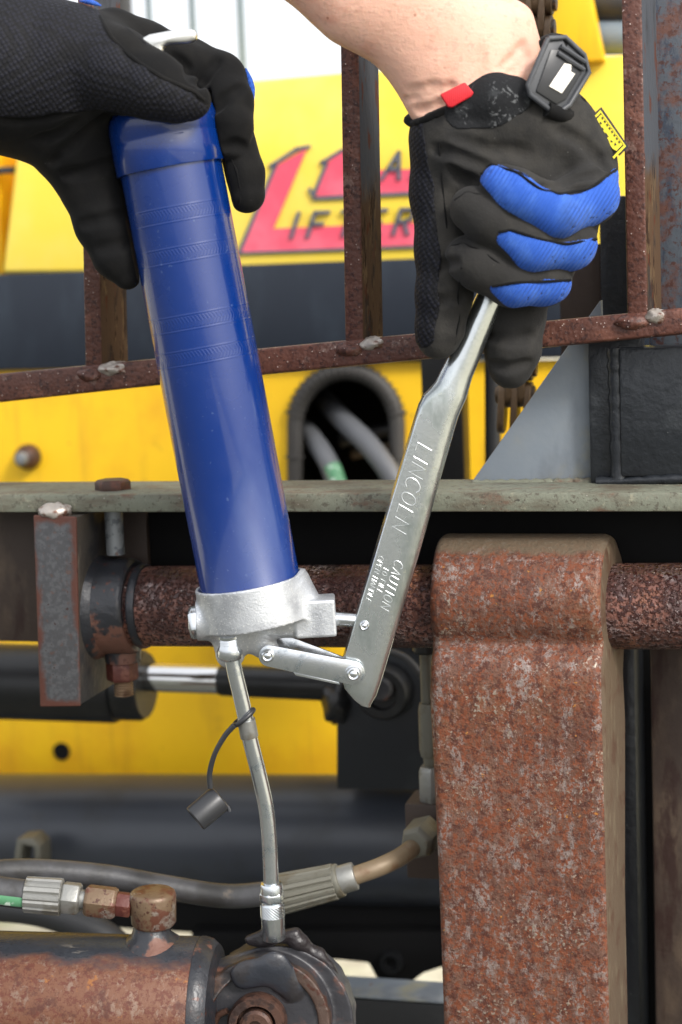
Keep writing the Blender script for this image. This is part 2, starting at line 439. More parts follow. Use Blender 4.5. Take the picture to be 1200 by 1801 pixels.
MT['black_gloss'] = mk('black_bracket_paint', lin(40, 44, 50), 0.38, 0.0, dim=0.6, layers=[
    dict(c=lin(70, 74, 78), s=40, lo=.52, hi=.72, a=.8), dict(c=lin(96, 80, 58), s=50, lo=.68, hi=.78, a=.8, r=.6),
    dict(c=lin(190, 190, 186), kind='vor', s=300, lo=.07, hi=.03, by=(120, .54, .58))], bumps=[dict(s=90, d=.0018, k=.5), dict(s=300, d=.0008, k=.4)])
MT['void'] = mk('painted_interior_shade', lin(15, 15, 16), 0.8, spec=.2)  # near-black base holds the shade inside and under the machine
MT['brownplate'] = mk('brown_weathered_plate', lin(74, 60, 52), 0.6, 0.1, dim=0.75, layers=[
    dict(c=lin(100, 84, 70), s=40, lo=.5, hi=.7, st=(1, 1, .4)), dict(c=lin(58, 38, 32), s=60, lo=.54, hi=.66, st=(1, 1, .3)),
    dict(c=lin(126, 116, 108), s=120, lo=.68, hi=.75, st=(1, 1, .3))], bumps=[dict(s=200, d=.0008, k=.5)])
MT['mast'] = mk('blue_grey_mast_paint_with_rust', lin(104, 112, 122), 0.5, 0.1, dim=.62, layers=[
    dict(c=lin(78, 88, 104), s=140, lo=.48, hi=.58, st=(1, 1, .35), rgh=.75), dict(c=lin(128, 84, 68), s=20, lo=.48, hi=.6, r=.6, rgh=.75, det=9, a=.9),
    dict(c=lin(96, 56, 44), s=260, lo=.53, hi=.6, a=.8, rgh=.7)], bumps=[dict(s=220, d=.0006, k=.6)])
MT['gusset'] = mk('blue_grey_gusset_paint', lin(128, 137, 147), 0.45, 0.0, dim=0.95, layers=[
    dict(c=lin(138, 144, 148), s=16, lo=.4, hi=.7), dict(c=lin(150, 146, 122), s=30, lo=.54, hi=.72, a=.8), dict(c=lin(96, 102, 112), s=22, lo=.5, hi=.68, st=(1, 1, .4), a=.7), dict(c=lin(122, 84, 62), s=80, lo=.68, hi=.74, a=.8),
    dict(c=lin(82, 84, 88), s=120, lo=.68, hi=.76, a=.7)], bumps=[dict(s=90, d=.0008, k=.4)])
MT['block'] = mk('grey_paint_rusted_at_edges', lin(112, 112, 116), 0.5, 0.0, dim=.3, layers=[
    dict(c=lin(136, 138, 142), s=300, lo=.45, hi=.6), dict(c=lin(104, 106, 112), s=30, lo=.48, hi=.68, st=(1, 1, .3)), dict(c=lin(136, 82, 60), s=40, lo=.55, hi=.63, st=(1, 1, .35), rgh=.72, det=8, r=.7),
    dict(kind='edge', axes=(0, 2), asp={0: .25, 2: 1.0}, c=lin(138, 80, 62), s=60, lo=.018, hi=.05, amp=.11, r=.7),
    dict(c=lin(150, 100, 78), s=220, lo=.6, hi=.68, a=.5), dict(c=lin(84, 40, 34), s=300, lo=.64, hi=.7)], bumps=[dict(s=260, d=.0007, k=.5)])
MT['sleeve'] = mk('dark_sleeve_paint_with_rust', lin(52, 54, 60), 0.34, 0.1, dim=0.65, layers=[
    dict(c=lin(74, 70, 70), s=30, lo=.5, hi=.7), dict(c=lin(128, 88, 74), s=26, lo=.55, hi=.6, r=.55), dict(c=lin(98, 56, 44), s=240, lo=.6, hi=.68, a=.9),
    dict(c=lin(120, 112, 104), s=50, lo=.66, hi=.74, a=.8)], bumps=[dict(s=160, d=.0012, k=.6)])
MT['clampside'] = mk('grimy_dark_flank', lin(84, 78, 72), 0.5, 0.1, dim=0.7, layers=[
    dict(c=lin(54, 54, 58), s=26, lo=.45, hi=.6), dict(c=lin(132, 122, 108), s=44, lo=.58, hi=.7, st=(1, 1, .4), a=.8)], bumps=[dict(s=180, d=.001, k=.6)])
MT['bolt_rust'] = mk('rusty_bolt', lin(84, 62, 54), 0.5, 0.2, dim=0.7, layers=[dict(c=lin(112, 70, 56), s=120, lo=.48, hi=.62)], bumps=[dict(s=300, d=.0008, k=.6)])
MT['nut_red'] = mk('red_rusted_nut', lin(104, 52, 44), 0.5, 0.1, dim=0.65, layers=[dict(c=lin(134, 84, 68), s=140, lo=.5, hi=.64)], bumps=[dict(s=300, d=.0008, k=.6)])
MT['stud'] = mk('grey_corroded_stud', lin(134, 138, 140), 0.5, 0.4, layers=[dict(c=lin(96, 100, 106), s=160, lo=.5, hi=.6), dict(c=lin(116, 82, 66), s=60, lo=.62, hi=.7)], bumps=[dict(s=300, d=.0006, k=.5)])
MT['thread'] = mk('tan_thread', lin(168, 142, 116), 0.5, 0.3, dim=0.7, layers=[dict(c=lin(120, 92, 72), s=120, lo=.5, hi=.65)], bumps=[dict(s=300, d=.0004, k=.4)])
MT['barrel'] = mk('rusted_cylinder_barrel', lin(150, 98, 70), 0.48, 0.1, dim=.44, layers=[
    dict(c=lin(178, 146, 126), s=150, lo=.52, hi=.62, st=(1, 1, .5), rgh=.75, det=8, r=.36, m=.3), dict(c=lin(128, 66, 44), s=300, lo=.49, hi=.56, rgh=.75, det=8, r=.65, m=0),
    dict(c=lin(104, 52, 36), s=70, lo=.52, hi=.62, rgh=.75, det=8, a=.8), dict(c=lin(200, 128, 60), s=120, lo=.64, hi=.7, a=.8),
    dict(kind='grad', ax=2, c=lin(72, 76, 84), s=60, amp=.22, lo=.9, hi=.97, r=.26, st=(.5, 1, 1)),
    dict(c=lin(170, 164, 156), s=60, lo=.64, hi=.7, a=.8, st=(.4, 1, 1))], bumps=[dict(s=420, d=.0005, k=.5)])
MT['clevis'] = mk('black_clevis_paint_with_rust', lin(48, 48, 52), 0.42, 0.1, layers=[
    dict(c=lin(84, 82, 84), s=34, lo=.5, hi=.72), dict(c=lin(116, 78, 62), s=24, lo=.56, hi=.66), dict(c=lin(138, 116, 104), s=70, lo=.66, hi=.76, a=.7)],
    bumps=[dict(s=60, d=.0012, k=.5), dict(s=300, d=.0004, k=.4)])
MT['grease'] = mk('black_grease', lin(38, 34, 36), 0.35, 0.0, bumps=[dict(s=140, d=.0015, k=.7), dict(s=500, d=.0006, k=.5)])
MT['smear'] = mk('blue_grey_grease', lin(40, 43, 50), 0.34, layers=[dict(c=lin(40, 38, 40), s=60, lo=.45, hi=.6)], bumps=[dict(s=70, d=.002, k=.5)])
MT['rimrust'] = mk('worn_brown_rim', lin(116, 92, 80), 0.5, 0.2, dim=.4, layers=[dict(c=lin(66, 60, 60), s=40, lo=.48, hi=.6, rgh=.7), dict(c=lin(150, 120, 100), s=90, lo=.6, hi=.7), dict(c=lin(104, 60, 44), s=200, lo=.54, hi=.62)], bumps=[dict(s=240, d=.0008, k=.6)])
MT['bush'] = mk('rusty_pin_bush', lin(122, 88, 74), 0.45, 0.3, dim=0.42, layers=[dict(c=lin(78, 58, 52), s=110, lo=.48, hi=.6), dict(c=lin(170, 142, 126), s=140, lo=.66, hi=.74)], bumps=[dict(s=240, d=.001, k=.6)])
MT['elbow'] = mk('rusty_brown_elbow', lin(136, 112, 88), 0.42, 0.25, dim=0.6, layers=[dict(c=lin(118, 74, 58), s=50, lo=.48, hi=.56, rgh=.7), dict(c=lin(186, 176, 164), s=70, lo=.54, hi=.64, a=.9, rgh=.7, r=.32, m=.5), dict(c=lin(92, 58, 46), s=300, lo=.58, hi=.66)], bumps=[dict(s=260, d=.0006, k=.6)])
MT['fitting'] = mk('oxidised_zinc_fitting', lin(158, 158, 154), 0.42, 0.6, dim=.8, layers=[dict(c=lin(130, 126, 116), s=70, lo=.48, hi=.64), dict(c=lin(142, 92, 66), s=50, lo=.62, hi=.72, a=.8)], bumps=[dict(s=300, d=.0005, k=.5)])
MT['fitting_dull'] = mk('dull_olive_fitting', lin(136, 134, 122), 0.5, 0.3, dim=0.62, layers=[dict(c=lin(116, 108, 90), s=60, lo=.48, hi=.64), dict(c=lin(166, 150, 96), s=60, lo=.62, hi=.7)], bumps=[dict(s=300, d=.0005, k=.5)])
MT['pipe_rust'] = mk('dull_rusty_pipe', lin(140, 122, 98), 0.5, 0.2, dim=0.75, layers=[dict(c=lin(122, 92, 66), s=40, lo=.5, hi=.64)], bumps=[dict(s=300, d=.0004, k=.4)])
MT['rubber'] = mk('grey_rubber_hose', lin(70, 70, 72), 0.42, 0.0, layers=[dict(c=lin(52, 51, 50), s=30, lo=.45, hi=.65), dict(c=lin(110, 100, 88), s=50, lo=.64, hi=.72, a=.6)], bumps=[dict(s=300, d=.0005, k=.5)])
MT['rubber_dark'] = mk('dark_rubber', lin(40, 41, 43), 0.5, 0.0, bumps=[dict(s=300, d=.0004, k=.4)])
MT['hose_pale'] = mk('pale_grey_hose', lin(98, 100, 104), 0.5, 0.0)
MT['hose_green'] = mk('green_printed_band', lin(90, 146, 108), 0.5, 0.0, layers=[dict(c=lin(196, 214, 200), s=140, lo=.56, hi=.62)])
MT['trim'] = mk('grey_edge_trim', lin(62, 60, 58), 0.6, 0.0, bumps=[dict(s=200, d=.0008, k=.3)])
MT['chrome'] = mk('chrome_rod', lin(225, 225, 225), 0.14, 1.0)
MT['enamel'] = None
MT['zinc'] = mk('zinc_plated_lever', lin(208, 213, 214), 0.24, 0.95, layers=[
    dict(c=lin(150, 158, 156), s=40, lo=.46, hi=.7, st=(1, 1, .5), r=.36), dict(c=lin(110, 122, 130), s=70, lo=.66, hi=.76, a=.6, r=.42),
    dict(c=lin(222, 222, 206), s=260, lo=.64, hi=.7, a=.5)], bumps=[dict(s=500, d=.00015, k=.4)])
MT['zinc_bright'] = mk('bright_zinc', lin(214, 218, 222), 0.2, 0.95, layers=[dict(c=lin(176, 184, 190), s=120, lo=.5, hi=.65, r=.3)], bumps=[dict(s=700, d=.0001, k=.3)])
MT['stamp'] = mk('raised_stamp_edge', lin(226, 229, 230), 0.3, 0.8)
MT['cast'] = mk('cast_aluminium', lin(204, 207, 211), 0.44, 0.7, layers=[dict(c=lin(176, 179, 184), s=60, lo=.45, hi=.65), dict(c=lin(240, 240, 240), s=900, lo=.58, hi=.66, r=.3)],
    bumps=[dict(s=1000, d=.0004, k=.5), dict(s=160, d=.0005, k=.3)])
MT['handle_al'] = mk('polished_handle', lin(225, 225, 222), 0.28, 0.9, bumps=[dict(s=300, d=.0003, k=.3)])
MT['cap_rubber'] = mk('grey_black_cap', lin(44, 45, 48), 0.36, 0.0, bumps=[dict(s=300, d=.0002, k=.3)])
MT['skin'] = mk('skin', lin(222, 176, 154), 0.5, 0.0, spec=0.35, sss=0.25, layers=[
    dict(c=lin(232, 186, 164), s=26, lo=.42, hi=.66), dict(c=lin(208, 138, 114), s=40, lo=.52, hi=.72, a=.6), dict(c=lin(196, 150, 132), s=240, lo=.56, hi=.66, a=.45), dict(c=lin(150, 92, 66), kind='vor', s=90, lo=.09, hi=.05, by=(50, .5, .56), a=.6)],
    bumps=[dict(s=80, d=.0014, k=.5), dict(s=260, d=.0006, k=.45, st=(1, 1, 2)), dict(s=800, d=.0003, k=.5)])
MT['hair'] = mk('light_brown_hair', lin(196, 150, 118), .5)
MT['suede'] = mk('charcoal_suede', lin(54, 53, 52), 0.85, 0.0, dim=0.72, spec=0.12, sheen=0.04, layers=[
    dict(c=lin(66, 64, 61), s=40, lo=.45, hi=.66), dict(c=lin(38, 38, 39), s=24, lo=.56, hi=.7, a=.8), dict(c=lin(150, 148, 144), kind='vor', s=240, lo=.07, hi=.03, by=(160, .56, .6))],
    bumps=[dict(s=900, d=.0004, k=.6), dict(s=70, d=.0022, k=.5), dict(kind='wave', s=14, d=.0022, k=.35, dist=9, det=2)])
MT['suede_dark'] = mk('black_suede', lin(34, 34, 35), 0.85, 0.0, dim=0.42, spec=0.12, sheen=0.03, layers=[
    dict(c=lin(44, 43, 42), s=40, lo=.45, hi=.66), dict(c=lin(130, 130, 130), kind='vor', s=260, lo=.06, hi=.03, by=(160, .54, .58))],
    bumps=[dict(s=1000, d=.0003, k=.5), dict(s=50, d=.0022, k=.45)])
MT['velcro'] = mk('linty_black_pad', lin(32, 33, 35), 0.9, 0.0, spec=0.2, layers=[dict(c=lin(120, 122, 124), s=130, lo=.585, hi=.6, dist=2.5, by=(60, .45, .6), a=.6), dict(c=lin(56, 58, 60), s=90, lo=.55, hi=.7)],
    bumps=[dict(s=500, d=.0008, k=.7)])
MT['red'] = mk('red_pull_tab', lin(200, 24, 38), 0.6, 0.0, bumps=[dict(kind='wave', s=300, d=.0002, k=.4)])
MT['strap'] = mk('moulded_grey_strap', lin(66, 68, 72), 0.45, 0.0, layers=[dict(c=lin(84, 86, 90), s=60, lo=.5, hi=.7)], bumps=[dict(s=300, d=.0002, k=.3)])
MT['white'] = mk('white_patch', lin(250, 244, 232), 0.5)
MT['tag_black'] = mk('black_woven_tag', lin(38, 38, 42), 0.7, bumps=[dict(kind='wave', s=500, d=.0002, k=.4)])
MT['tag_yellow'] = mk('yellow_woven_print', lin(226, 210, 50), 0.7)
MT['decal_red'] = mk('haze_washed_red_decal', lin(232, 84, 108), 0.5, layers=[dict(c=lin(238, 110, 130), s=20, lo=.4, hi=.65)])  # red lightened to put haze and overexposure into the colour
MT['decal_dark'] = mk('haze_washed_dark_decal', lin(92, 96, 110), 0.5)  # dark print lightened likewise, haze put into its colour
MT['cream_ground'] = mk('pale_concrete', lin(212, 206, 182), 0.9, layers=[dict(c=lin(160, 172, 120), s=3.0, lo=.54, hi=.66), dict(c=lin(190, 182, 160), s=30, lo=.45, hi=.6)], bumps=[dict(s=60, d=.004, k=.5)])
MT['earth'] = mk('dark_grass_and_soil', lin(92, 92, 86), 0.95, layers=[dict(c=lin(76, 80, 66), s=6, lo=.45, hi=.6), dict(c=lin(112, 108, 98), s=1.5, lo=.52, hi=.66)], bumps=[dict(s=50, d=.02, k=.7)])
MT['chain'] = mk('brown_greasy_chain', lin(96, 76, 54), 0.45, 0.2, dim=0.8, layers=[dict(c=lin(58, 48, 40), s=80, lo=.5, hi=.64), dict(c=lin(132, 92, 60), s=120, lo=.6, hi=.7)], bumps=[dict(s=260, d=.0008, k=.5)])
MT['grey_tube'] = mk('grey_painted_tube', lin(120, 134, 146), 0.5)
MT['dark_tube'] = mk('dark_tube', lin(50, 50, 52), 0.5)

def enamel():
    b = NB('blue_enamel'); p = b.b
    p.inputs['Specular IOR Level'].default_value = .5; p.inputs['Roughness'].default_value = 0.26
    dm = b.ramp(b.tex('noise', 420, 2), .7, .74); du = b.math('MULTIPLY', dm, .35)
    sm = b.math('MULTIPLY', b.ramp(b.tex('noise', 22, 5, st=(1, 1, .35)), .5, .7), .2); du = b.math('MAXIMUM', du, sm)
    cx = b.n('ShaderNodeMix', data_type='RGBA'); b.l(du, cx.inputs[0]); cx.inputs[6].default_value = lin(3, 42, 110); cx.inputs[7].default_value = lin(90, 110, 150); b.l(cx.outputs[2], p.inputs['Base Color'])
    p.inputs['Coat Weight'].default_value = 0.5; p.inputs['Coat Roughness'].default_value = 0.04
    nz = b.tex('noise', 30, 4); r = b.ramp(nz, .3, .8); r = b.math('MULTIPLY_ADD', r, .2, .16); b.l(r, p.inputs['Roughness'])
    # rolled chevron bands: local Z runs up the barrel, measured from its foot
    sp = b.n('ShaderNodeSeparateXYZ'); b.l(b.tc.outputs['Object'], sp.inputs[0])
    ang = b.math('ARCTAN2', sp.outputs[1], sp.outputs[0]); z = sp.outputs[2]
    tot = None
    for z0 in BANDS:
        dz = b.math('SUBTRACT', z, z0); ab = b.math('ABSOLUTE', dz)
        m = b.ramp(ab, .0034, .0026)
        fr = b.math('SINE', b.math('ADD', b.math('MULTIPLY', ang, 90.0), b.math('MULTIPLY', ab, 1500.0)))
        h = b.math('MULTIPLY', m, b.math('MULTIPLY_ADD', fr, .5, .5))
        rim = b.math('SUBTRACT', b.ramp(ab, .0048, .004), b.ramp(ab, .004, .0032)); h = b.math('ADD', h, b.math('MULTIPLY', rim, 1.2))
        tot = h if tot is None else b.math('ADD', tot, h)
    q = b.n('ShaderNodeBump'); q.inputs['Strength'].default_value = .2; q.inputs['Distance'].default_value = .0004; b.l(tot, q.inputs['Height'])
    q2 = b.n('ShaderNodeBump'); q2.inputs['Strength'].default_value = .12; q2.inputs['Distance'].default_value = .0008
    b.l(b.tex('noise', 45, 3), q2.inputs['Height']); b.l(q.outputs[0], q2.inputs['Normal']); b.l(q2.outputs[0], p.inputs['Normal'])
    return b.m
def knit(name, c1, c2, sc, d):
    b = NB(name); p = b.b; p.inputs['Roughness'].default_value = .75; p.inputs['Specular IOR Level'].default_value = .3
    v = b.vec((sc, sc, sc), 'Object', (0.2, 0.5, 0.1))
    q = b.n('ShaderNodeTexVoronoi'); q.inputs['Scale'].default_value = 1.0; q.inputs['Randomness'].default_value = 0.25; b.l(v, q.inputs['Vector'])
    m = b.ramp(q.outputs['Distance'], .25, .62)
    mx = b.n('ShaderNodeMix', data_type='RGBA'); b.l(m, mx.inputs[0]); mx.inputs[6].default_value = c1; mx.inputs[7].default_value = c2
    b.l(mx.outputs[2], p.inputs['Base Color'])
    bp = b.n('ShaderNodeBump'); bp.invert = True; bp.inputs['Strength'].default_value = .8; bp.inputs['Distance'].default_value = d
    b.l(q.outputs['Distance'], bp.inputs['Height']); b.l(bp.outputs[0], p.inputs['Normal'])
    return b.m
MT['knit'] = knit('navy_black_mesh_knit', lin(23, 24, 34), lin(8, 8, 12), 430, .0009)
MT['blue_rib'] = mk('ribbed_blue_fabric', lin(46, 88, 178), 0.75, 0.0, spec=.2, sheen=.05, layers=[
    dict(c=lin(66, 108, 194), s=50, lo=.45, hi=.66), dict(c=lin(36, 62, 120), s=26, lo=.54, hi=.72, a=.8)],
    bumps=[dict(kind='wave', s=150, d=.0008, k=.6, dist=.3, rot=(0, -.6, 0)), dict(s=700, d=.0003, k=.4)])

# ================================================================ setting
def build_ground():
    z = -0.62; R = 900.0
    rings = [0.0, .5, 1, 2, 4, 8, 16, 40, 120, 400, R]; n = 48
    V = [(0, 0, z)]; F = []
    for i, r in enumerate(rings[1:]):
        for k in range(n):
            a = 2 * math.pi * k / n
            V.append((r * math.cos(a), 1 + r * math.sin(a), z + (0.0 if r > 50 else 0.012 * math.sin(k * 1.7 + i * 2.3))))
    for k in range(n): F.append([0, 1 + k, 1 + (k + 1) % n])
    for i in range(len(rings) - 2):
        for k in range(n):
            a = 1 + i * n + k; b_ = 1 + i * n + (k + 1) % n
            F.append([a, a + n, b_ + n, b_])
    o = make('ground', V, F, MT['earth'], origin=Vector((0, 0, z)))
    tag(o, kind='structure')
build_ground()
V, F = prism([Vector((-6, .75, -.60)), Vector((6, .75, -.60)), Vector((6, 7, -.60)), Vector((-6, 7, -.60))], (0, 0, -.05), .01)
tag(make('pavement_and_reflector', V, F, MT['cream_ground']), kind='structure')
V, F = prism([Vector((1.3, -25, -.605)), Vector((45, -25, -.605)), Vector((45, 40, -.605)), Vector((1.3, 40, -.605))], (0, 0, -.05), .01)
tag(make('pavement_and_reflector', V, F, MT['cream_ground']), kind='structure')  # unseen pale sheet added so barrel and lever reflect a bright strip

# ---------------------------------------------------------------- stroke letters (single-line capitals)
ST = {'L': [[(0, 1), (0, 0), (.55, 0)]], 'I': [[(.1, 1), (.1, 0)]], 'N': [[(0, 0), (0, 1), (.7, 0), (.7, 1)]],
      'C': [[(.72, .85), (.5, 1), (.2, .95), (0, .65), (0, .3), (.2, .04), (.5, 0), (.72, .14)]],
      'O': [[(.36, 1), (.1, .86), (0, .5), (.1, .14), (.36, 0), (.62, .14), (.72, .5), (.62, .86), (.36, 1)]],
      'A': [[(0, 0), (.35, 1), (.7, 0)], [(.13, .36), (.57, .36)]], 'U': [[(0, 1), (0, .25), (.15, .04), (.35, 0), (.55, .04), (.7, .25), (.7, 1)]],
      'T': [[(0, 1), (.7, 1)], [(.35, 1), (.35, 0)]], 'F': [[(.6, 1), (0, 1), (0, 0)], [(0, .52), (.48, .52)]],
      'P': [[(0, 0), (0, 1), (.4, 1), (.58, .88), (.58, .62), (.4, .5), (0, .5)]],
      'E': [[(.58, 1), (0, 1), (0, 0), (.58, 0)], [(0, .52), (.48, .52)]], 'H': [[(0, 0), (0, 1)], [(.65, 0), (.65, 1)], [(0, .5), (.65, .5)]],
      'D': [[(0, 0), (0, 1), (.35, 1), (.6, .8), (.68, .5), (.6, .2), (.35, 0), (0, 0)]],
      'R': [[(0, 0), (0, 1), (.4, 1), (.58, .88), (.58, .62), (.4, .5), (0, .5)], [(.3, .5), (.6, 0)]]}
WD = {'L': .6, 'I': .2, 'N': .7, 'C': .74, 'O': .74, 'A': .7, 'U': .7, 'T': .7, 'F': .6, 'P': .6, 'E': .6, 'H': .66, 'D': .7, 'R': .62, ' ': .4}
def letters(text, org, ex, ey, h, gap, wid, rad, mat, parent, slant=0.0, nz=None, flat=0.0, curve=None):
    """each letter a mesh of its own: round wire strokes, or flat bands when flat > 0"""
    x = 0.0; ex, ey = Vector(ex).normalized(), Vector(ey).normalized(); nrm = Vector(nz).normalized()
    for ch in text:
        if ch != ' ':
            parts = []
            for pl in ST[ch]:
                pts = []
                for (a, b_) in pl:
                    p = org + ex * ((x + a * wid + slant * b_) * h) + ey * (b_ * h)
                    if curve: p = curve(p)
                    pts.append(p)
                if flat > 0:
                    for p, q in zip(pts[:-1], pts[1:]):
                        d = (q - p).normalized(); s_ = d.cross(nrm) * rad
                        e = d * rad * .9
                        fr = [p - e - s_, q + e - s_, q + e + s_, p - e + s_]
                        parts.append(prism([f + nrm * flat for f in fr], -nrm * flat * .9))
                else:
                    parts.append(tube(pts, rad, 6, 3, smooth=len(pts) > 4))
            V, F = add(parts)
            make('letter', V, F, mat, parent)
        x += (WD[ch] * wid + gap)

def longer(V, left, right):
    """push the two end faces of a member outwards along the machine"""
    us = [Vector(v).dot(MX) for v in V]; lo_, hi_ = min(us), max(us); e = (hi_ - lo_) * .03
    return [tuple(Vector(v) - MX * left) if u < lo_ + e else (tuple(Vector(v) + MX * right) if u > hi_ - e else tuple(v)) for v, u in zip(V, us)]
# ================================================================ machine behind
# --- yellow body with band, port and decal
VB = 1400
body = empty('loader_body', PM(400, 1000, VB + 150), 'yellow loader body with red letter decal and dark blue steel band, behind the work', 'loader')
top = [(20, 150), (300, 147), (432, 144), (600, 130), (1095, 95), (1290, 80), (1290, 460), (735, 446), (430, 456), (4, 472)]
top = [(28, 276), (40, 190), (60, 158), (300, 150), (432, 143), (600, 128), (900, 108), (1300, 84), (2300, 24), (2300, 440), (1300, 470), (4, 480)]
V, F = prism(pmx(top, VB), MY * .25, 10 * S, 3)
upper = make('upper_panel', V, F, MT['yellow_overlit'], body)
V, F = mbox_px(-260, 150, -2, 520, VB + 60, VB + 500, 20); V = longer(V, .35, 0)
make('shadowed_panel', V, F, MT['yellow'], body)
V, F = mbox_px(-260, 300, 24, 312, VB + 40, VB + 70, 2)
make('panel_gap', V, F, MT['dark_tube'], body)
V, F = mbox_px(-320, 462, 1380, 640, VB - 40, VB + 500, 8); V = longer(V, .3, .6)
make('steel_band', V, F, MT['navy'], body)
# lower panel with a real port: outline loop and hole loop bridged
def arch(x0, x1, ytop, ybot, n=16):
    cx, r = (x0 + x1) / 2, (x1 - x0) / 2
    pts = [(x0, ybot)] + [(cx - r * math.cos(math.pi * k / n), ytop + r * 1.05 - r * 1.05 * math.sin(math.pi * k / n)) for k in range(n + 1)] + [(x1, ybot)]
    return pts
hole = arch(528, 690, 662, 960)
def panel_with_hole(x0, y0, x1, y1, hole, v, th):
    n = len(hole)
    outer = []
    for i, (x, y) in enumerate(hole):
        cx, cy = (hole[0][0] + hole[-1][0]) / 2, 800
        if i == 0: outer.append((x0, y1))
        elif i == n - 1: outer.append((x1, y1))
        else:
            dx, dy = x - cx, y - cy
            t = min(abs((x1 if dx > 0 else x0) - cx) / max(abs(dx), 1e-6), abs(y0 - cy) / max(-dy, 1e-6) if dy < 0 else 1e9)
            outer.append((cx + dx * t, cy + dy * t))
    # snap nearest outer points to corners
    for c in ((x0, y0), (x1, y0)):
        k = min(range(1, n - 1), key=lambda i: (outer[i][0] - c[0]) ** 2 + (outer[i][1] - c[1]) ** 2); outer[k] = c
    A = pmx(hole, v); B = pmx(outer, v); A2 = [p + MY * th for p in A]; B2 = [p + MY * th for p in B]
    V = A + B + A2 + B2; F = []
    for i in range(n - 1):
        F += [[i, i + 1, n + i + 1, n + i], [2 * n + i, 3 * n + i, 3 * n + i + 1, 2 * n + i + 1], [i, 2 * n + i, 2 * n + i + 1, i + 1], [n + i, n + i + 1, 3 * n + i + 1, 3 * n + i]]
    return clean(V, F)
V, F = panel_with_hole(-320, 636, 1380, 985, hole, VB - 10, 8 * S)
V = longer(V, .3, .6); make('lower_panel', V, F, MT['yellow'], body)
V, F = mbox_px(-320, 985, 620, 1600, VB - 10, VB + 300, 4)
V, F = mbox_px(-420, 990, 620, 1480, VB - 12, VB + 300, 4); V = longer(V, .3, 0)
make('bottom_panel', V, F, MT['yellow'], body)
V, F = tube(pmx(arch(519, 699, 652, 960), VB - 14), 14 * S * 1.45, 12, 4, smooth=False)
trim = make('port_trim', V, F, MT['trim'], body)
tp = spline(pmx(arch(519, 699, 652, 960), VB - 14), 3)
parts = []
for i in range(2, len(tp) - 2, 2):
    d = (tp[i + 1] - tp[i - 1]).normalized()
    parts.append(cyl(tp[i] - d * .0008, tp[i] + d * .0008, 17.2 * S * 1.45, 12))
V, F = add(parts); tag(make('trim_ribs', V, F, MT['trim'], trim), kind='stuff')
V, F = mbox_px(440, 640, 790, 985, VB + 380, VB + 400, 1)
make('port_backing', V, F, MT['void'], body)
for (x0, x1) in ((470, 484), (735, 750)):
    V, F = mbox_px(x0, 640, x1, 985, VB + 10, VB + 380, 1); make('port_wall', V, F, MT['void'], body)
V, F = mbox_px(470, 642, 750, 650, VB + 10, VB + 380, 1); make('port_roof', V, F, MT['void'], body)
# domed bolt on the lower panel and a dark disc painting the shade of the drain hole
c = PM(52, 803, VB - 12)
V, F = lathe(c, -MY, [(0, sz(24, VB)), (.004, sz(24, VB)), (.011, sz(20, VB)), (.016, sz(11, VB)), (.018, .0005)], 24)
bolt = make('panel_bolt', V, F, MT['bolt_rust'], body)
V, F = lathe(c - MY * .0155, -MY, [(0, sz(13, VB)), (.003, sz(11, VB)), (.0042, .0005)], 20); make('bolt_crown', V, F, MT['stud'], bolt)
c = PM(108, 1322, VB - 16)
V, F = lathe(c, MY, [(0, sz(17, VB)), (.002, sz(17, VB)), (.002, sz(15, VB)), (.0012, sz(13, VB))], 24); make('drain_hole_shade', V, F, MT['void'], body)
# decal
dv = VB - 3
def flatpoly(name, pts, lift, mat, parent):
    V, F = prism(pmx(pts, dv - lift), MY * .0012); return make(name, V, F, mat, parent)
decal = flatpoly('decal_big_letter', [(487, 291), (540, 261), (481, 402), (900, 384), (900, 424), (424, 443)], 3, MT['decal_red'], body)
d2 = flatpoly('decal_small_letter', [(574, 288), (600, 266), (660, 250), (632, 300), (880, 292), (870, 330), (556, 345)], 3, MT['decal_red'], body)
def band(pts, wpx, parent, name='decal_outline'):
    parts = []
    for (x0, y0), (x1, y1) in zip(pts[:-1], pts[1:]):
        L = math.hypot(x1 - x0, y1 - y0); nx, ny = -(y1 - y0) / L * wpx, (x1 - x0) / L * wpx; ex, ey = (x1 - x0) / L * wpx, (y1 - y0) / L * wpx
        parts.append(prism(pmx([(x0 - nx - ex, y0 - ny - ey), (x1 - nx + ex, y1 - ny + ey), (x1 + nx + ex, y1 + ny + ey), (x0 + nx - ex, y0 + ny - ey)], dv - 5), MY * .0008))
    V, F = add(parts); make(name, V, F, MT['decal_dark'], parent)
band([(420, 446), (484, 292), (476, 292), (522, 262), (543, 258)], 3.2, decal)
band([(424, 445), (735, 434), (900, 428)], 2.2, decal)
band([(545, 333), (553, 349), (735, 339), (880, 333)], 3, d2); band([(553, 340), (574, 289), (566, 286), (602, 264)], 3, d2)
ex = (PM(735, 380, dv) - PM(500, 388, dv)).normalized(); ey = Vector((0, 0, 1))
ey = (ey - ex * ey.dot(ex)).normalized()
letters('IFTER', PM(510, 417, dv), ex, ey, sz(41, VB), .62, 1.0, sz(3, VB), MT['decal_dark'], decal, .36, -MY, .003)
letters('OAD', PM(618, 317, dv), ex, ey, sz(44, VB), .52, 1.0, sz(3, VB), MT['decal_dark'], d2, .36, -MY, .003)

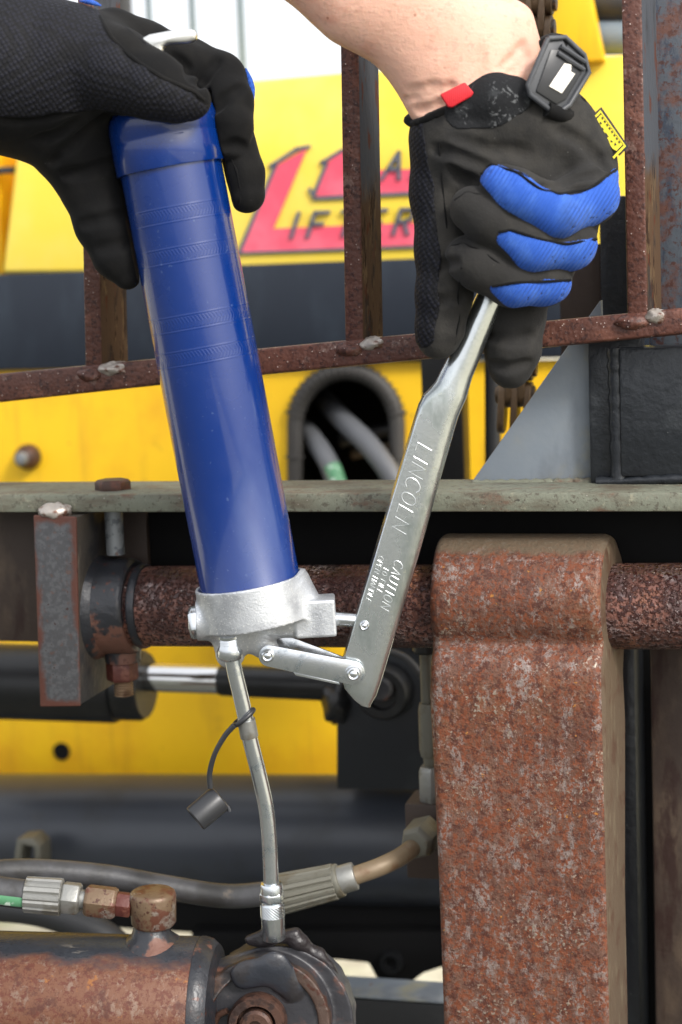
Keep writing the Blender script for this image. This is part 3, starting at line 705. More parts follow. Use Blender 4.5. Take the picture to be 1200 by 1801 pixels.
# hoses in the port
for nm, pts, r, m, lab in (
        ('port_hose', [(560, 690, VB + 260), (600, 735, VB + 60), (655, 790, VB - 50), (700, 860, VB - 90), (720, 950, VB - 90)], 19, 'hose_pale', 'thick pale grey hose coming out of the arched port'),
        ('port_hose', [(520, 740, VB + 200), (553, 775, VB + 40), (585, 830, VB - 40), (612, 930, VB - 70)], 18, 'hose_pale', 'hose with green print low in the arched port'),
        ('port_hose', [(600, 776, VB + 200), (660, 760, VB + 190), (740, 748, VB + 190)], 12, 'rubber', 'upper thin grey hose lying level deep in the arched port'),
        ('port_hose', [(620, 800, VB + 190), (670, 788, VB + 180), (740, 784, VB + 180)], 9, 'pipe_rust', 'lower thin brown hose lying level deep in the arched port')):
    V, F = tube([PM(x, y, v) for x, y, v in pts], sz(r, VB), 16, 8)
    o = tag(make(nm, V, F, MT[m]), lab, 'hose', 'hoses in the arched port')
    if 'green print' in lab:
        q = spline([PM(x, y, v) for x, y, v in pts], 8)[15:]
        V, F = tube([p - MY * sz(7, VB) + MX * sz(5, VB) for p in q], sz(16, VB), 14, 2); make('printed_band', V, F, MT['hose_green'], o)

# --- things against the sky, top left and top right
for i, (x, y1, wd) in enumerate(((261, 70, 10), (337, 90, 11), (422, 260, 12))):
    V, F = mbox_px(x - wd / 2, -260, x + wd / 2, 300, VB + 420, VB + 420 + wd, 2)
    tag(make('guard_bar', V, F, MT['grey_tube']), ['slim grey guard bar against the white sky, leftmost of three', 'grey guard bar against the sky above the chrome handle', 'grey guard bar against the sky, right of the left glove'][i], 'bar', 'guard bars against the sky')
V, F = mbox_px(178, -200, 219, 300, VB + 350, VB + 420, 3)
tag(make('cab_post', V, F, MT['dark_tube']), 'dark post behind the left glove at the top edge', 'post')
V, F = prism(pmx([(955, -200), (1000, -200), (1062, 105), (958, 112)], VB - 60), MY * .02, 4 * S)
tag(make('control_lever', V, F, MT['yellow']), 'yellow tapered arm behind the brown chain', 'arm')
for nm, y, r, m, lab in (('cross_tube', 8, 33, 'dark_tube', 'black cross tube in the top right, upper of two'), ('cross_tube', 67, 29, 'grey_tube', 'grey cross tube in the top right, lower of two')):
    V, F = cyl(PM(1000, y, VB + 60), PM(1300, y - 6, VB + 60), sz(r, VB), 28, .004)
    tag(make(nm, V, F, MT[m]), lab, 'tube', 'cross tubes at top right')

# --- black verticals behind the lever
V, F = mbox_px(741, 380, 812, 980, 900, 980, 4); tag(make('mast_hose_guard', V, F, MT['black']), 'wide black upright strip behind the zinc lever', 'strip')
V, F = tube([PM(866, 520, 960), PM(867, 700, 960), PM(867, 980, 960)], sz(14, 960), 16, 4)
tag(make('mast_hose', V, F, MT['rubber_dark']), 'black upright hose left of the blue grey gusset', 'hose')

# --- leaf chain
ch = empty('lift_chain', PM(925, 900, 600), 'brown greasy leaf chain running up behind the right glove', 'chain')
px0, px1 = (946, -40), (905, 740); npair = 17
lk = None
for i in range(npair):
    t0 = i / npair; t1 = (i + 1) / npair
    a = PM(px0[0] + (px1[0] - px0[0]) * t0, px0[1] + (px1[1] - px0[1]) * t0, 600); b_ = PM(px0[0] + (px1[0] - px0[0]) * t1, px0[1] + (px1[1] - px0[1]) * t1, 600)
    d = (b_ - a).normalized(); wv = sz(23, 600)
    offs = (-1.5, .5) if i % 2 else (-.5, 1.5)
    for k in (-2, -1, 0, 1, 2):
        if (k + i) % 2: continue
        cx = MX * k * sz(11, 600); n = 8
        prof = []
        for q in range(n + 1): prof.append(a - d * wv * math.sin(math.pi * q / n) * .95 + MY * (wv * math.cos(math.pi * q / n)))
        for q in range(n + 1): prof.append(b_ + d * wv * math.sin(math.pi * q / n) * .95 - MY * (wv * math.cos(math.pi * q / n)))
        V, F = prism([p + cx - MX * sz(5, 600) for p in prof], MX * sz(11.5, 600), .0006, 1)
        make('link_plate', V, F, MT['chain'], ch)
    V, F = cyl(a - MX * sz(34, 600), a + MX * sz(34, 600), sz(15, 600), 14, .0008); make('pin', V, F, MT['chain'], ch)

# --- mast plates at the right
V, F = mbox_px(1136, -260, 1330, 620, 375, 460, 3); tag(make('mast_plate', V, F, MT['mast']), 'blue grey mast plate with rust patches at the right edge', 'mast')
V, F = mbox_px(1056, 345, 1104, 620, 560, 640, 4); tag(make('rear_upright', V, F, MT['black_gloss']), 'rough black upright left of the right backrest bar', 'upright')
V, F = mbox_px(985, 430, 1058, 640, 600, 640, 3); tag(make('rear_plate', V, F, MT['brownplate']), 'brown plate showing between right glove and black upright', 'plate')
V, F = mbox_px(1149, 1080, 1330, 1990, 420, 520, 8); tag(make('inner_mast_plate', V, F, MT['brownplate']), 'dark brown upright plate at the lower right edge', 'plate')
rt = empty('mast_channel', PM(1110, 1900, 520), 'narrow dark mast channel between the rusty fork and brown plate', 'channel')
V, F = mbox_px(1060, 1090, 1220, 1990, 640, 660, 2); make('channel_web', V, F, MT['void'], rt)
V, F = mbox_px(1096, 1100, 1122, 1990, 470, 640, 3); make('channel_flange', V, F, MT['black_gloss'], rt)

# --- tilt cylinder, axle tube, mount
tc = empty('tilt_cylinder', PM(200, 1260, 800), 'black tilt cylinder with chrome rod crossing behind the pump head', 'cylinder')
zc = lambda y0, y1, v: sz((y1 - y0) / 2, v)
V, F = cyl(PM(-120, 1195, 800), PM(212, 1204, 800), sz(72, 800), 40, .004); make('barrel', V, F, MT['black'], tc)
V, F = lathe(PM(205, 1204, 800), MX, [(0, sz(40, 800)), (0, sz(60, 800)), (.004, sz(66, 800)), (.02, sz(66, 800)), (.024, sz(60, 800)), (.024, sz(30, 800))], 40)
make('gland', V, F, MT['black'], tc)
V, F = cyl(PM(200, 1190, 800), PM(392, 1196, 800), sz(26, 800), 32, .001); make('rod', V, F, MT['chrome'], tc)
V, F = cyl(PM(385, 1196, 800), PM(600, 1206, 800), sz(29, 800), 32, .003); make('rod_end', V, F, MT['black'], tc)
V, F = blob(PM(594, 1232, 790), sz(30, 800), .02, sz(42, 800), 4, .2); make('rod_eye', V, F, MT['black'], tc)

mo = empty('cylinder_mount', PM(670, 1390, 700), 'black mounting lug with round boss behind the lever foot', 'mount')
V, F = prism(pmx([(592, 1262), (592, 1388), (800, 1392), (800, 1120), (660, 1120), (600, 1170)], 760), MY * .05, 4 * S); make('lug', V, F, MT['lugpaint'], mo)
V, F = lathe(PM(680, 1212, 760), -MY, [(0, sz(52, 700)), (.012, sz(50, 700)), (.016, sz(44, 700)), (.016, sz(30, 700)), (.011, sz(28, 700)), (.011, .0005)], 32); make('boss', V, F, MT['black'], mo)
V, F = lathe(PM(676, 1206, 735), -MY, [(0, sz(24, 700)), (.012, sz(22, 700)), (.014, sz(18, 700)), (.014, .0005)], 24); make('pin', V, F, MT['clevis'], mo)
V, F = tube([PM(660, 1140, 690), PM(712, 1156, 690), PM(745, 1192, 690)], sz(6, 700), 10, 6); make('grease_line', V, F, MT['rubber'], mo)

ax_ = empty('axle_tube', PM(300, 1560, 900), 'big black axle tube crossing behind the dust cap', 'tube')
V, F = cyl(PM(-220, 1467, 960), PM(900, 1480, 960), sz(118, 960), 56, .004); make('tube_wall', V, F, MT['axle'], ax_)
V, F = mbox_px(-200, 1575, 560, 1770, 880, 1100, 6); V, F = mbox_px(-260, 1560, 860, 1640, 900, 1200, 8); make('under_shade_plate', V, F, MT['void'], ax_)  # black plate put in for the shadow under the tube
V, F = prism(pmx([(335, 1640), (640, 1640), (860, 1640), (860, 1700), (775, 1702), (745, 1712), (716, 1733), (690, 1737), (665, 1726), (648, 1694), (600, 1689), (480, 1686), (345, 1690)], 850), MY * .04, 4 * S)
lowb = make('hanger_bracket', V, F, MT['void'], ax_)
V, F = lathe(PM(690, 1690, 846), -MY, [(0, sz(22, 850)), (.006, sz(20, 850)), (.006, sz(12, 850)), (.002, sz(11, 850)), (.002, .0005)], 20); make('hanger_boss', V, F, MT['black'], ax_)
lp = empty('lower_frame', PM(690, 1900, 560), 'pale topped dark frame rail at the bottom, left of the rusty fork', 'rail')
V, F = mbox_px(300, 1755, 900, 1960, 560, 640, 3); make('rail_face', V, F, MT['black'], lp)
V, F = mbox_px(300, 1749, 900, 1753, 556, 660, 1); make('rail_top', V, F, MT['gusset'], lp)
V, F = tube([PM(-60, 1590, 420), PM(60, 1600, 420), PM(140, 1625, 420), PM(200, 1660, 420), PM(300, 1760, 420)], sz(30, 420), 18, 6)
tag(make('rear_hose', V, F, MT['rubber_dark']), 'thick black hose drooping behind the left ferrule', 'hose')
V, F = prism(pmx([(22, 1530), (30, 1476), (56, 1474), (70, 1488), (72, 1530), (62, 1530), (60, 1490), (40, 1486), (34, 1530)], 700), MY * .02, 2 * S)
tag(make('pipe_clip', V, F, MT['fitting_dull']), 'small grey bent clip above the looping hose at left', 'clip')

# ================================================================ fork carriage
bm_ = empty('carriage_beam', PM(500, 910, 120), 'weathered green grey steel beam across the whole picture', 'beam')
VBm = 128
V, F = mbox_px(-260, 868, 1480, 901, VBm, VBm + 205, 5); V = longer(V, .25, .4); make('beam_flange', V, F, MT['greenbeam'], bm_)
V, F = mbox_px(-260, 896, 1480, 1010, VBm + 190, VBm + 215, 2); V = longer(V, .25, .4); make('beam_web', V, F, MT['void'], bm_)  # shade below the flange is put into this near-black colour
V, F = mbox_px(-260, 896, 262, 1128, VBm + 172, VBm + 188, 2); V = longer(V, .25, 0); make('web_plate', V, F, MT['brownplate'], bm_)

# gusset and bracket standing on the beam
br = empty('carriage_bracket', PM(1000, 850, 230), 'black welded bracket with blue grey triangular gusset on the beam, right', 'bracket')
V, F = prism(pmx([(826, 853), (1056, 528), (1062, 853)], 292), MY * .012, 2 * S); make('gusset', V, F, MT['gusset'], br)
V, F = mbox_px(1036, 574, 1130, 853, 262, 330, 6); make('upright_plate', V, F, MT['black_gloss'], br)
V, F = mbox_px(1090, 608, 1420, 838, 238, 320, 6); make('box_plate', V, F, MT['black_gloss'], br)
V, F = tube([PM(1083, 612, 258), PM(1086, 700, 258), PM(1090, 842, 258)], lambda t: sz(15, 200) * (1 + .12 * math.sin(t * 40)), 14, 8); make('weld_seam', V, F, MT['black_gloss'], br)
V, F = tube([PM(1050, 848, 256), PM(1200, 842, 240), PM(1400, 836, 236)], lambda t: sz(9, 200) * (1 + .15 * math.sin(t * 60)), 12, 14); make('weld_seam', V, F, MT['black_gloss'], br)
V, F = tube([PM(830, 852, 286), PM(950, 850, 286), PM(1050, 848, 282)], lambda t: sz(8, 200) * (1 + .2 * math.sin(t * 70)), 10, 14); make('weld_seam', V, F, MT['greenbeam'], br)

# --- shaft
sh = empty('fork_shaft', PM(680, 1140, 205), 'long pitted rusty round shaft carrying the fork', 'shaft')
sc0 = PM(262, 1066, 205); sc1 = PM(1180, 1066, 205)
sdir = (sc1 - sc0).normalized(); RS = sz(73.5, 200)
A0, A1 = sc0 - sdir * .02, sc1 + sdir * .5
V, F = cyl(A0, A1, RS, 64, .001)
bas = Matrix((MX, MY, MZ)).transposed()
make('shaft_bar', V, F, MT['shaft'], sh, basis=bas)

# --- fork: side profile swept along the shaft, its upright corners rounded
fk = empty('lift_fork', PM(920, 1801, 120), 'broad rust speckled lift fork hanging on the shaft, right', 'fork')
cu0 = mc(PM(753, 1062, 100))[0]; cu1 = mc(PM(1062, 1062, 100))[0]
cw = mc(PM(905, 1062, 120))[2]; RV = 205 * S; RE = 110 * S * 1.03
wy = lambda y: mc(PM(905, y, 92))[2]
prof = []
a_end = math.asin(min(1, (cw - wy(1134)) / RE))
for k in range(29):
    a = math.radians(-20) + (math.pi + math.radians(20) + a_end) * k / 28      # back -> top -> front
    prof.append((RV + RE * math.cos(a), cw + RE * math.sin(a)))
prof += [(v * S, wy(y)) for v, y in ((112, 1141), (106, 1147), (97, 1155), (88, 1166), (82, 1180), (79, 1200), (78, 1230), (77, 1400), (76, 1600), (75, 1990), (255, 1990), (258, 1600), (262, 1300), (268, 1215))]
def fork_mesh():
    RB = 24 * S; nb = 6; V = []; F = []
    stations = []
    c_v = sum(p[0] for p in prof) / len(prof)
    for k in range(nb + 1):
        th = math.pi / 2 * k / nb; stations.append((cu0 + RB * (1 - math.sin(th)), RB * .8 * (1 - math.cos(math.pi / 2 - th)) if False else RB * .75 * (1 - math.sin(math.acos(max(0, min(1, 1 - math.sin(th))))) if False else 0)))
    stations = []
    for k in range(nb + 1):
        th = math.pi / 2 * k / nb; stations.append((cu0 + RB * .8 * (1 - math.cos(th)), RB * (1 - math.sin(th))))
    for k in range(1, 14): stations.append((cu0 + RB * .8 + (cu1 - cu0 - 2 * RB * .8) * k / 14, 0))
    for k in range(nb, -1, -1):
        th = math.pi / 2 * k / nb; stations.append((cu1 - RB * .8 * (1 - math.cos(th)), RB * (1 - math.sin(th))))
    n = len(prof)
    # inward normals of the profile
    nr = []
    for i in range(n):
        p, q = prof[i - 1], prof[(i + 1) % n]; tx, ty = q[0] - p[0], q[1] - p[1]; L = math.hypot(tx, ty) or 1
        nr.append((-ty / L, tx / L))
    cen = (RV, cw)
    rr = random.Random(3)
    for si, (u, ins) in enumerate(stations):
        for i, (v, w_) in enumerate(prof):
            nx, ny = nr[i]
            lean = 0.0 if w_ > wy(1150) else (wy(1150) - w_) * .006
            wob = (math.sin(w_ * 90 + 1) * .0005 + math.sin(w_ * 37) * .0007) if (si < 3 or si > len(stations) - 4) else 0
            sgn = 1 if si > len(stations) / 2 else -1
            V.append(MP(u + lean + wob * sgn + (max(0, v - 90 * S) * .09 * max(0, (si - len(stations) * .5) / (len(stations) * .5))), v + nx * ins, w_ + ny * ins))
    m = len(stations)
    for s_ in range(m - 1):
        for i in range(n):
            F.append([s_ * n + i, s_ * n + (i + 1) % n, (s_ + 1) * n + (i + 1) % n, (s_ + 1) * n + i])
    F.append(list(range(n))[::-1]); F.append([(m - 1) * n + i for i in range(n)])
    return clean(V, F)
V, F = fork_mesh()
fb = make('fork_body', V, F, MT['fork'], fk, basis=bas, angle=60)
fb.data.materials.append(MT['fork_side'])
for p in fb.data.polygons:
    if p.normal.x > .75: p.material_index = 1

# --- clamp block, sleeve and bolt at the left
cl = empty('clamp_bracket', PM(130, 1245, 110), 'grey clamp block with rusty edges and dark sleeve on the shaft, left', 'clamp')
V, F = prism(pmx([(58, 906), (134, 909), (141, 1243), (70, 1244)], 92), MY * sz(7, 92), 3.5 * S, 3); make('block_face', V, F, MT['block'], cl, basis=bas)
V, F = prism([p + MY * sz(7, 92) for p in pmx([(60, 908), (133, 910), (140, 1241), (72, 1242)], 92)], MY * .066, 2 * S); make('block_flank', V, F, MT['clampside'], cl)
V, F = blob(PM(97, 900, 112), sz(32, 100), .008, sz(16, 100), 5, .12); make('weld_bead', V, F, MT['weld'], cl)
V, F = lathe(PM(120, 1066, 205), sdir, [(0, RS), (0, RS * 1.24), (.012, RS * 1.24), (.019, RS * 1.2), (sz(128, 205), RS * 1.2), (sz(134, 205), RS * 1.17), (sz(137, 205), RS * 1.12), (sz(137, 205), RS * .98)], 56); make('sleeve', V, F, MT['sleeve'], cl, basis=bas)
V, F = cyl(PM(246, 1066, 205), PM(262, 1066, 205), RS * 1.06, 56, .002); make('sleeve_collar', V, F, MT['sleeve'], cl)
V, F = lathe(PM(150, 1066, 205), sdir, [(0, RS * 1.1), (.001, RS * 1.34), (.006, RS * 1.37), (.011, RS * 1.3), (.016, RS * 1.19), (.016, RS)], 56); make('weld_seam', V, F, MT['sleeve'], cl)
bx = 198
def hexbolt(x, y0, y1, v, r, mat, name, parent, ch=True):
    top_ = PM(x, y0, v); bot = PM(x, y1, v); L = (top_ - bot).length
    bot = top_ - MZ * L
    prof_ = [(0, r * .9), (L * .12, r), (L * .8, r), (L, r * .86)]
    V, F = lathe(bot, MZ, prof_, 6, ref=MX, phase=.3)
    V, F = clean(V, F, .0003, 1); return make(name, V, F, mat, parent, angle=25)
bo = hexbolt(bx, 843, 864, 205, sz(33, 205), MT['bolt_rust'], 'bolt_head', cl)
a = PM(bx + 2, 905, 205); b_ = PM(bx + 6, 975, 205); V, F = cyl(a + MZ * .004, a - MZ * (a - b_).length, sz(17, 205), 24); make('bolt_shank', V, F, MT['stud'], cl)
nu = hexbolt(214, 1160, 1196, 205, sz(30, 205), MT['nut_red'], 'nut', cl)
a = PM(217, 1196, 205); prof_ = []
for k in range(7):
    h = sz(5.2, 205) * k; prof_ += [(h, sz(15, 205)), (h + sz(2.6, 205), sz(18.5, 205))]
prof_.append((sz(36, 205), sz(12, 205)))
V, F = lathe(a + MZ * .002, -MZ, prof_, 24); make('bolt_thread', V, F, MT['thread'], nu)
V, F = lathe(PM(217, 1160, 205) + MZ * .006, -MZ, [(0, sz(34, 205)), (.007, sz(33, 205))], 28); make('washer', V, F, MT['sleeve'], nu)

# --- load backrest: bottom rail with three flat bars
lb = empty('load_backrest', PM(600, 640, 300), 'rusty load backrest of one sloping rail and three upright bars', 'backrest')
VR = 185
def rail_y(x): return 681 - 0.0965 * x
xs = [-500, 0, 140, 280, 500, 740, 950, 1100, 1900]
fr, V, F = [], [], []
for x in xs:
    y = rail_y(x); th = 25 if x > 300 else 25 + (300 - max(x, -80)) * .012
    fr.append([PM(x, y - 23, VR), PM(x, y + th - 3, VR)])
n = len(xs)
dz = MY * sz(40, VR)
for i, (a, b_) in enumerate(fr):
    V += [a, b_, b_ + dz + Vector((0, 0, -.001)), a + dz]
for i in range(n - 1):
    for k in range(4): F.append([i * 4 + k, i * 4 + (k + 1) % 4, i * 4 + 4 + (k + 1) % 4, i * 4 + 4 + k])
F += [[3, 2, 1, 0], [4 * n - 4, 4 * n - 3, 4 * n - 2, 4 * n - 1]]
V, F = clean(V, F, 5 * S, 3); make('rail', V, F, MT['bar'], lb)
for i, (xt, xb, fw, sw) in enumerate(((138, 150, 29, 48), (597, 607, 32, 36), (1092, 1103, 36, 26))):
    yb = rail_y(xb) - 14; v0 = VR + 4
    fl = [PM(xt - 3 * (0 if i else 1), -260 if i else -260, v0), PM(xb, yb, v0)]
    lt, lbm = PM(xt - (4 if i else 8), -260, v0), PM(xb, yb, v0)
    rt_, rb = PM(xt + fw - (4 if i else 8), -260, v0), PM(xb + fw, yb, v0)
    back = v0 + 95
    rt2, rb2 = PM(xt + fw + sw - (4 if i else 8), -260, back), PM(xb + fw + sw, yb - 6, back)
    lt2, lb2 = PM(xt + sw - (4 if i else 8), -260, back), PM(xb + sw, yb - 6, back)
    V, F = clean([lt, lbm, rb, rt_, lt2, lb2, rb2, rt2], [[0, 1, 2, 3], [7, 6, 5, 4], [3, 2, 6, 7], [4, 5, 1, 0], [0, 3, 7, 4], [1, 5, 6, 2]], 4 * S, 3)
    o = make('bar', V, F, MT['bar'], lb)
    o.data.materials.append(MT['bar_side'])
    for p in o.data.polygons:
        nrm = Vector(p.normal)
        if nrm.x > .6: p.material_index = 1
    V, F = blob(PM(xb + fw + sw * .55, yb - 4, v0 + 10), sz(sw * .62 + 4, v0), .008, sz(13, v0), 11 + i, .12); make('weld_bead', V, F, MT['weld'], lb)
    V, F = blob(PM(xb + fw * .4, yb + 6, v0 + 6), sz(fw * .95, v0), .007, sz(14, v0), 31 + i, .12); make('weld_fillet', V, F, MT['bar'], lb)

# ================================================================ lower cylinder, hoses and fittings
def dptq(x, y, d, r): return (P(x, y, d), sz(r, d))
lc = empty('lift_cylinder', P(200, 1801, 60), 'rusty lift cylinder with black clevis and pin at the bottom left', 'cylinder')
ax0, ax1 = P(-120, 1762, 70), P(372, 1778, 10); cdir = (ax1 - ax0).normalized(); RB = sz(132, 30)
V, F = cyl(ax0, ax1 - cdir * .006, RB, 64, .002)
cb = Matrix((cdir, Vector((0, 0, 1)).cross(cdir).normalized(), cdir.cross(Vector((0, 0, 1)).cross(cdir).normalized()))).transposed()
make('barrel', V, F, MT['barrel'], lc, basis=cb)
V, F = lathe(ax1 - cdir * .007, cdir, [(0, RB * .9), (0, RB * 1.006), (.002, RB * 1.006), (.006, RB * .98), (.010, RB * .9), (.012, RB * .6)], 64); make('end_cap', V, F, MT['sleeve'], lc)
# clevis: one casting, modelled as a solid so neck, lugs and rim flow together
Fx = Vector((-.10, -1, .10)).normalized()
Gc, hc = grid(tuple(P(345, 1850, 0) + Vector((0, -75 * S, 0))), tuple(P(660, 1615, 0) + Vector((0, 120 * S, 0))), 2.6 * S)
er, ef = P(490, 1789, 40), P(470, 1789, 0)
rear = sd_cyl(Gc, er - Fx * 40 * S, er + Fx * 30 * S, 143 * S)
front = sd_cyl(Gc, ef - Fx * 30 * S, ef + Fx * 40 * S, 119 * S)
rear = smax(rear, sd_cyl(Gc, er - Fx * 46 * S, er + Fx * 36 * S, 145 * S), 8 * S)
cz = smin(rear, front, 7 * S)
cz = smin(cz, sd_chain(Gc, [dptq(352, 1775, 30, 82), dptq(420, 1772, 24, 92), dptq(470, 1780, 20, 100)]), 10 * S)
rr_ = np.sin(Gc[0] * 310 + np.sin(Gc[2] * 190) * 2) * np.sin(Gc[2] * 270 + 1.3) * np.sin(Gc[1] * 230)
cz = cz + rr_ * 1.6 * S
cz = smax(cz, -sd_cyl(Gc, ef + Fx * 33 * S, ef + Fx * 80 * S, 99 * S), 5 * S)
V, F = surfnet(cz, Gc, hc); make('clevis_casting', V, F, MT['clevis'], lc, angle=180)
rm = smax(cz - .9 * S, -sd_cyl(Gc, ef - Fx * 20 * S, ef + Fx * 90 * S, 97 * S), 2 * S)
rm = smax(rm, sd_cyl(Gc, ef + Fx * 22 * S, ef + Fx * 70 * S, 132 * S) + rr_ * 9 * S, 2 * S)
V, F = surfnet(rm, Gc, hc); make('lug_rim', V, F, MT['rimrust'], lc, angle=180)
sm_ = sd_chain(Gc, [dptq(430, 1716, -34, 26), dptq(480, 1704, -36, 30), dptq(512, 1738, -32, 24)], 2.6) + rr_ * 3 * S
sm_ = smin(sm_, cz, 4 * S); sm_ = smax(sm_, sd_chain(Gc, [dptq(430, 1716, -34, 34), dptq(480, 1704, -36, 40), dptq(512, 1738, -32, 34)], 1.0), 2 * S)
V, F = surfnet(sm_, Gc, hc); make('grease_smear', V, F, MT['smear'], lc, angle=180)
gp = sd_chain(Gc, [dptq(440, 1655, 30, 11), dptq(480, 1646, 28, 15), dptq(520, 1650, 28, 14), dptq(560, 1678, 30, 11), dptq(592, 1722, 32, 10)]) + rr_ * 4 * S
V, F = surfnet(gp, Gc, hc); make('grease_lump', V, F, MT['grease'], lc, angle=180)
eye, fx = ef, Fx
bc = P(456, 1793, -30)
bsh = lathe(bc, fx, [(0, sz(30)), (0, sz(52)), (sz(30), sz(54)), (sz(38), sz(50)), (sz(38), sz(36)), (sz(16), sz(35))], 44); bu = make('bush', *bsh, MT['bush'], lc)
V, F = lathe(bc + fx * sz(4), fx, [(0, sz(30)), (sz(40), sz(30)), (sz(45), sz(25)), (sz(45), sz(13)), (sz(30), sz(11)), (sz(30), .0003)], 36); make('pin', V, F, MT['bush'], bu)
V, F = tube([P(378, 1800, -30), P(384, 1786, -34), P(400, 1778, -40)], sz(6), 10, 5); make('split_pin', V, F, MT['bush'], lc)
# port boss on the barrel
pz = P(273, 1625, 28)
V, F = lathe(P(268, 1668, 28), (0, 0, 1), [(0, sz(66)), (sz(14), sz(54)), (sz(26), sz(38)), (sz(44), sz(31)), (sz(52), sz(30))], 32); make('port_boss', V, F, MT['sleeve'], lc)

# left hose line ending in the elbow
lh = empty('pressure_hose', P(150, 1620, 28), 'green printed hydraulic hose with ribbed ferrule, nuts and rusty elbow at left', 'hose')
pA, pB = P(-90, 1556, 40), P(212, 1590, 28)
hd = (pB - pA).normalized(); at = lambda x: P(x, 1554 + 36 * (x + 90) / 302 + (3 if x < 100 else 0), 40 - 12 * (x + 90) / 302)
V, F = cyl(at(-80), at(52), sz(27), 28); hz = make('hose', V, F, MT['rubber'], lh)
def strip_on(x0, x1, ang0, ang1, r, mat, name, parent):
    s_, t_ = perp(hd); V, F = [], []; n = 8
    up = Vector((0, 0, 1)); up = (up - hd * up.dot(hd)).normalized(); fr_ = up.cross(hd) if up.cross(hd).y < 0 else -up.cross(hd)
    for p in (at(x0), at(x1)):
        for k in range(n + 1):
            th = ang0 + (ang1 - ang0) * k / n
            V.append(p + (up * math.sin(th) + fr_ * math.cos(th)) * r)
    F = [[k, k + 1, n + 2 + k, n + 1 + k] for k in range(n)]
    return make(name, V, F, mat, parent)
strip_on(-80, 48, -.65, .12, sz(27) * 1.012, MT['hose_green'], 'printed_band', hz)
def ribbed(A, B, r0, r1, ribs, depth, steps=10):
    a = (B - A); L = a.length; a.normalize(); s_, t_ = perp(a); V, F = [], []; seg = ribs * 4
    prof_ = [(0, r0 * .82), (.03, r0), (.12, r0), (.88, r1), (.97, r1), (1, r1 * .85)]
    for (h, r) in prof_:
        for k in range(seg):
            ph = 2 * math.pi * k / seg; rr_ = r - (depth if (k % 4) in (0,) and .02 < h < .99 else 0)
            V.append(A + a * (h * L) + (s_ * math.cos(ph) + t_ * math.sin(ph)) * rr_)
    for i in range(len(prof_) - 1):
        for k in range(seg): F.append([i * seg + k, i * seg + (k + 1) % seg, (i + 1) * seg + (k + 1) % seg, (i + 1) * seg + k])
    F.append(list(range(seg - 1, -1, -1))); F.append([(len(prof_) - 1) * seg + k for k in range(seg)])
    return V, F
V, F = ribbed(at(44), at(110), sz(33), sz(34), 14, sz(3)); make('ferrule', V, F, MT['fitting'], lh, angle=20)
def hexseg(x0, x1, r, mat, name, ch=.12, seg=6, fn=at, ph=.35):
    A, B = fn(x0), fn(x1); L = (B - A).length
    V, F = lathe(A, B - A, [(0, r * .86), (L * ch, r), (L * (1 - ch), r), (L, r * .86)], seg, ref=(0, 0, 1), phase=ph)
    V, F = clean(V, F, .0005, 2); return make(name, V, F, mat, lh, angle=25)
hexseg(108, 142, sz(31), MT['fitting'], 'hex_collar')
V, F = cyl(at(138), at(156), sz(18), 24); make('stem', V, F, MT['fitting'], lh)
hexseg(150, 206, sz(31), MT['elbow'], 'swivel_nut', .1)
hexseg(203, 232, sz(24), MT['nut_red'], 'elbow_shoulder', .1)
V, F = lathe(P(271, 1627, 28), (0, 0, 1), [(0, sz(36)), (sz(6), sz(41)), (sz(56), sz(43)), (sz(62), sz(41)), (sz(65), sz(37))], 40); make('elbow', V, F, MT['elbow'], lh)

# looping hose with ferrule, bent pipe and nut at the port block
rh = empty('return_hose', P(500, 1600, 170), 'grey return hose looping behind the coupler to a ferrule and bent pipe', 'hose')
V, F = tube([P(-70, 1556, 150), P(-16, 1536, 150), P(60, 1532, 160), P(180, 1541, 170), P(290, 1560, 175), P(400, 1576, 170), P(500, 1568, 150)], sz(22, 160), 20, 10); make('hose', V, F, MT['rubber'], rh)
V, F = ribbed(P(488, 1574, 150), P(592, 1550, 140), sz(37, 150), sz(33, 150), 16, sz(3.5)); make('ferrule', V, F, MT['fitting_dull'], rh, angle=20)
A, B = P(584, 1552, 140), P(626, 1540, 138); V, F = cyl(A, B, sz(26, 140), 28, .0012); make('ferrule_neck', V, F, MT['fitting'], rh)
A, B = P(588, 1551, 140), P(600, 1547, 138); V, F = cyl(A, B, sz(31, 140), 28, .001); make('ferrule_ring', V, F, MT['fitting_dull'], rh)
V, F = tube([P(622, 1541, 138), P(672, 1523, 150), P(715, 1500, 190), P(742, 1472, 240)], sz(17, 150), 18, 8); make('bent_pipe', V, F, MT['pipe_rust'], rh)
nA, nB = P(730, 1486, 200), P(752, 1462, 260); L = (nB - nA).length
V, F = lathe(nA, nB - nA, [(0, sz(26, 200)), (L * .15, sz(33, 200)), (L, sz(34, 200))], 6, ref=(0, 0, 1), phase=.2); V, F = clean(V, F, .0006, 2); make('pipe_nut', V, F, MT['fitting_dull'], rh, angle=25)

